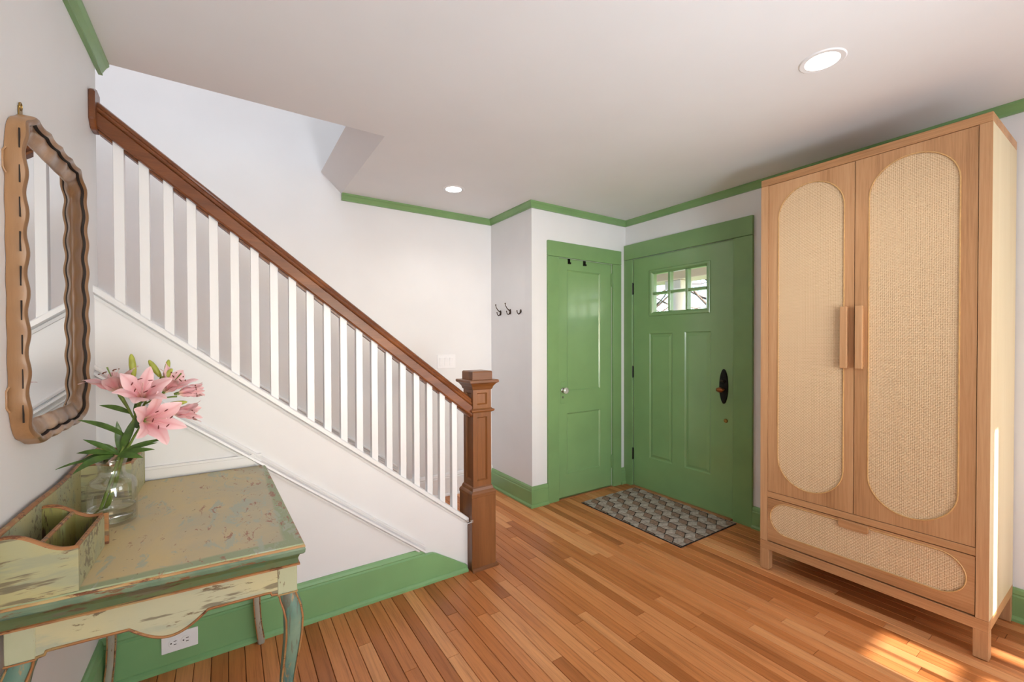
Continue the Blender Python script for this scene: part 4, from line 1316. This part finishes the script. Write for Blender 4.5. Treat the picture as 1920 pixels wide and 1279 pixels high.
YV = 1.752
def lilies():
    def P(px, py, y=YV):
        """photo measure turned into desk metres on the vase's own depth"""
        return Vector((vx + (px - 211) * .001245, y, DZ + (975 - py) * .00157 * 1.0))
    # helper maps a sketch of the bouquet, in centimetres, around the vase
    Q = lambda x, z, y=0: Vector((vx + x / 100, vy + y / 100, DZ + z / 100))
    # first stem: big open flower and the side-on one at left
    a = thing('lily_stem', tuple(Q(-1.6, 2.2)), 'lily stem with the largest open pink flower and a left side-on flower', 'lily', 'pink lilies in the glass vase')
    pts = [Q(-3.2, 2.0, -1), Q(-.6, 11, 0), Q(1.6, 18.8, 0), Q(4.2, 26.5, -.6), Q(6.2, 34, -1), Q(6.8, 37, -1.2)]
    new('stem', G().tube(pts, [.0042, .0042, .004, .0036, .003, .0026], 8), 'stem', a, smooth=60)
    flower(a, Q(7.4, 35.6, -2.6), (.12, -.72, .66), .104, (.35, 1.55), .25)
    new('pedicel', G().tube([Q(5.6, 32, -.9), Q(6.8, 34.5, -1.7), Q(7.6, 36.6, -2.5)], [.0024, .0022, .0026], 7), 'stem', a, smooth=60)
    flower(a, Q(2.0, 37.6, .4), (-.30, -.05, .95), .098, (.45, 1.75), .1, False)
    new('pedicel', G().tube([Q(5.2, 30.5, -.7), Q(3.9, 33.6, 0), Q(2.0, 37.8, .4)], [.0026, .0036, .006], 7), 'stem', a, smooth=60)
    bud(a, Q(5.2, 43.0, .6), Q(4.6, 50.0, .8), .0088)
    bud(a, Q(5.0, 37.6, .2), Q(5.2, 43.0, .6), .0072)
    # second stem: low flower turned to the right, small trumpet flower
    b = thing('lily_stem', tuple(Q(-1.0, 2.2, .6)), 'lily stem with the lowest drooping pink flower and a right trumpet flower', 'lily', 'pink lilies in the glass vase')
    pts = [Q(-2.4, 2.0, .8), Q(.4, 11, .6), Q(2.4, 18.8, 0), Q(5.2, 25, -.8), Q(7.6, 29.6, -1.6)]
    new('stem', G().tube(pts, [.004, .004, .0038, .0034, .0028], 8), 'stem', b, smooth=60)
    flower(b, Q(7.0, 30.0, -2.4), (.62, -.70, .10), .112, (.4, 1.5), .55)
    new('pedicel', G().tube([Q(6.2, 27.0, -1.1), Q(10, 28.6, -.6), Q(13.6, 30.6, -.6)], [.0024, .002, .0024], 7), 'stem', b, smooth=60)
    flower(b, Q(13.6, 31.2, -.6), (.97, -.1, .02), .078, (.22, .75), .2)
    bud(b, Q(12.6, 34.0, -.8), Q(18.2, 34.6, -1.2), .0075)
    new('pedicel', G().tube([Q(7.0, 28.6, -1.4), Q(9.8, 32, -1), Q(12.8, 34.0, -.8)], [.0024, .002, .0028], 7), 'stem', b, smooth=60)
    # third stem: side flower at right and the upright pale buds
    c = thing('lily_stem', tuple(Q(-.4, 2.2, 1.4)), 'lily stem with pale upright buds and a right side-on flower', 'lily', 'pink lilies in the glass vase')
    pts = [Q(-1.8, 2.0, 1.6), Q(.6, 11, 1.4), Q(2.2, 18.8, .8), Q(4.6, 27, 1.4), Q(8.4, 37, 1.8)]
    new('stem', G().tube(pts, [.0042, .0042, .004, .0034, .0028], 8), 'stem', c, smooth=60)
    flower(c, Q(11.8, 37.2, 1.0), (.55, -.25, .72), .092, (.3, 1.35), .4, False)
    new('pedicel', G().tube([Q(7.4, 34.4, 1.6), Q(9.6, 35.6, 1.4), Q(11.8, 37.4, 1.0)], [.0026, .0024, .003], 7), 'stem', c, smooth=60)
    flower(c, Q(14.6, 37.0, 1.8), (.95, .1, .12), .074, (.15, .6), .1, False)
    new('pedicel', G().tube([Q(8.0, 36.0, 1.8), Q(11.6, 36.0, 1.9), Q(15.4, 36.2, 1.8)], [.0024, .002, .003], 7), 'stem', c, smooth=60)
    bud(c, Q(11.4, 42.6, 1.6), Q(8.6, 48.0, 1.6), .0085)
    bud(c, Q(12.6, 43.2, 2.0), Q(13.4, 48.0, 2.4), .0072)
    bud(c, Q(11.4, 40.6, .6), Q(14.4, 45.2, .4), .0085)
    new('pedicel', G().tube([Q(8.4, 37, 1.8), Q(10.4, 40, 1.6), Q(11.6, 43, 1.7)], [.0026, .002, .002], 7), 'stem', c, smooth=60)
    # leaves
    L = [(a, (.6, 20, -1), (-7.6, 9.5 + 7, -3.5), .9, .5), (a, (.4, 20.5, 0), (-7.6, 21.6, .5), .75, .2), (a, (.6, 20.8, 0), (-6.2, 25.4, .6), .7, .15),
         (a, (.2, 20.2, 1), (-7.4, 18.6, 2.5), .55, .3), (a, (3.4, 25.2, 0), (-7.2, 32.0 - .8, .2), .75, .25), (a, (4.6, 32.0, 0), (-2.6, 35.0, .5), .75, .2),
         (a, (0, 19.4, -.6), (-12.6, 17.2, 1.0), .4, .25),
         (b, (1.6, 20.2, -.5), (10.2, 20.8, -2), .8, .15), (b, (2.2, 21.0, -.4), (13.2, 23.6, -1), .55, .15), (b, (2.2, 20.6, .2), (10.6, 22.2, .8), .6, .2),
         (b, (1.6, 19.8, -1), (7.6, 18.8, -3), .9, .25), (b, (2.4, 22, -.4), (5.6, 30.2, -1.2), .85, .12), (b, (5.6, 27.6, -.6), (9.4, 33.2, .8), 1.1, .1),
         (c, (2.0, 20, .8), (1.2, 30, .6), .9, .08), (c, (2.4, 21.5, .8), (5.6, 31.2, .8), .9, .08), (c, (1.4, 19.8, .8), (-3.6, 23.6, 2.6), .8, .2), (c, (5.6, 30.4, 1.4), (6.0, 36.6, .6), .8, .1), (c, (10.6, 40.6, 2), (15.0, 42.2, 2.6), .45, .1)]
    for p, s, e, w, dr in L:
        leaf(p, Q(*s), Q(*e), w / 100 * 1.15, dr)
lilies()

# ------------------------------------------------------------------ door mat
def mat():
    x0, x1, y0, y1 = 2.345, 2.983, 1.650, 2.558
    mt = thing('door_mat', ((x0 + x1) / 2, (y0 + y1) / 2, 0), 'grey and brown woven-pattern mat before the front door', 'mat')
    new('backing', box(x0, x1, y0, y1, .0005, .0045), 'rug_line', mt, bevel=.0015)
    # three way interlaced floats, clipped to the mat, low relief
    s = .070
    a1 = Vector((s * 1.732, 0)); a2 = Vector((s * .866, s * 1.5))
    g = G(); g.c = []
    def clip(poly):
        for ax, lim, sg in ((0, x0 + .003, 1), (0, x1 - .003, -1), (1, y0 + .003, 1), (1, y1 - .003, -1)):
            out = []
            for i in range(len(poly)):
                p, q = poly[i], poly[(i + 1) % len(poly)]
                dp, dq = sg * (p[ax] - lim), sg * (q[ax] - lim)
                if dp >= 0: out.append(p)
                if dp * dq < 0:
                    t = dp / (dp - dq)
                    out.append([p[k] + (q[k] - p[k]) * t for k in range(3)])
            poly = out
            if len(poly) < 3: return None
        return poly
    for i in range(-20, 20):
        for j in range(-20, 20):
            c = Vector(((x0 + x1) / 2, (y0 + y1) / 2)) + a1 * i + a2 * j
            if not (x0 - s * 2 < c.x < x1 + s * 2 and y0 - s * 2 < c.y < y1 + s * 2): continue
            for k in range(3):
                v0 = Vector((math.cos(math.radians(30 + 120 * k)), math.sin(math.radians(30 + 120 * k)))) * s
                v1 = Vector((math.cos(math.radians(150 + 120 * k)), math.sin(math.radians(150 + 120 * k)))) * s
                n = 6
                rows = []
                for a in range(n + 1):
                    al = a / n
                    row = []
                    for b in range(5):
                        be = .02 + .96 * b / 4
                        # one float: tucked under at its start, riding over at its end
                        end = .95 - .07 * abs(2 * be - 1) ** 2
                        q = c + v0 * (.0 + end * al) + v1 * be
                        h = .0046 + .0050 * (math.sin(PI * min(1, .05 + .75 * al)) ** .8) * (1 - .55 * (2 * be - 1) ** 2)
                        row.append([q.x, q.y, h])
                    rows.append(row)
                for a in range(n):
                    for b in range(4):
                        pl = clip([rows[a][b], rows[a + 1][b], rows[a + 1][b + 1], rows[a][b + 1]])
                        if pl:
                            kk = len(g.v); g.v += [tuple(p) for p in pl]; g.f.append(tuple(range(kk, kk + len(pl)))); g.c.append(k)
    me = new('woven_pile', g, ['rug_a', 'rug_b', 'rug_c'], mt, smooth=60)
    me['kind'] = 'stuff'
mat()

# ------------------------------------------------------------------ outdoors, seen through the door light
pf_ = tag(new('porch_floor', box(XR + .14, 4.9, .2, 6, -.14, -.02), 'concrete'), 'grey porch floor outside the front door', 'porch', None, 'structure')
pc = tag(new('porch_ceiling', box(XR + .14, 4.46, .2, 6.5, 2.30, 2.34), 'porch_board'), 'brown board porch ceiling seen through the door light', 'porch ceiling', None, 'structure')
for k in range(11):
    x = XR + .15 + k * .119
    new('board', box(x, x + .113, .2, 6.5, 2.286, 2.2995), 'porch_board', pc)
bm_ = tag(new('porch_beam', box(4.46, 4.78, .2, 6.5, 2.03, 2.17), 'porch_cream', bevel=.004), 'cream porch beam seen at the top of the door light', 'beam')
new('fascia', box(4.455, 4.47, .2, 6.5, 2.17, 2.30), 'porch_board', bm_)
new('soffit_molding', box(4.44, 4.459, .2, 6.5, 2.13, 2.17), 'porch_cream', bm_)
co = thing('porch_column', (4.62, 3.29, -.02), 'white porch column behind the middle pane of the door light', 'column')
new('shaft', G().lathe([(.10, .12), (.10, .3), (.093, 1.8), (.09, 1.86), (.10, 1.88), (.10, 1.90), (.09, 1.91), (.09, 1.94)], (4.62, 3.29, -.02), 'Z', 28), 'porch_white', co, smooth=40)
new('base', stack([(.13, -.0), (.13, .10), (.11, .13)]).__class__().box(4.49, 4.75, 3.16, 3.42, -.02, .10), 'porch_white', co, bevel=.006)
new('capital', box(4.505, 4.735, 3.175, 3.405, 1.92, 2.029), 'porch_white', co, bevel=.01)
tag(new('lawn', box(4.9, 60, -40, 60, -.7, -.6), 'lawn'), 'green lawn outside beyond the porch', 'lawn', None, 'structure')
def tree(x, y, seed, label):
    r = random.Random(seed)
    t = thing('bare_tree', (x, y, -.6), label, 'tree', 'bare trees outside')
    new('trunk', G().tube([(x, y, -.6), (x + .03, y, .8), (x - .05, y + .05, 2.2), (x, y, 3.4)], [.13, .11, .085, .06], 8), 'bark', t, smooth=60)
    for k in range(26):
        z = 1.0 + k * .1
        a = k * 2.4 + r.uniform(-.4, .4)
        p = Vector((x, y, z)); pts = [p]; d = Vector((math.cos(a), math.sin(a), r.uniform(.15, .6)))
        for q in range(6):
            d = (d + Vector((r.uniform(-.35, .35), r.uniform(-.35, .35), r.uniform(-.2, .3)))).normalized()
            p = p + d * .36; pts.append(p)
        br = new('branch', G().tube(pts, [.03, .026, .022, .018, .013, .009, .004], 6), 'bark', t, smooth=60)
        for s in (2, 3, 4):
            q = pts[s]; dd = Vector((r.uniform(-1, 1), r.uniform(-1, 1), r.uniform(-.3, .8))).normalized()
            new('twig', G().tube([q, q + dd * .2, q + dd * .38 + Vector((0, 0, r.uniform(-.05, .08)))], [.009, .006, .002], 5), 'bark', br, smooth=60)
tree(8.6, 5.15, 3, 'bare tree right of the porch column through the door light')
tree(9.4, 7.75, 11, 'bare tree left of the porch column through the door light')
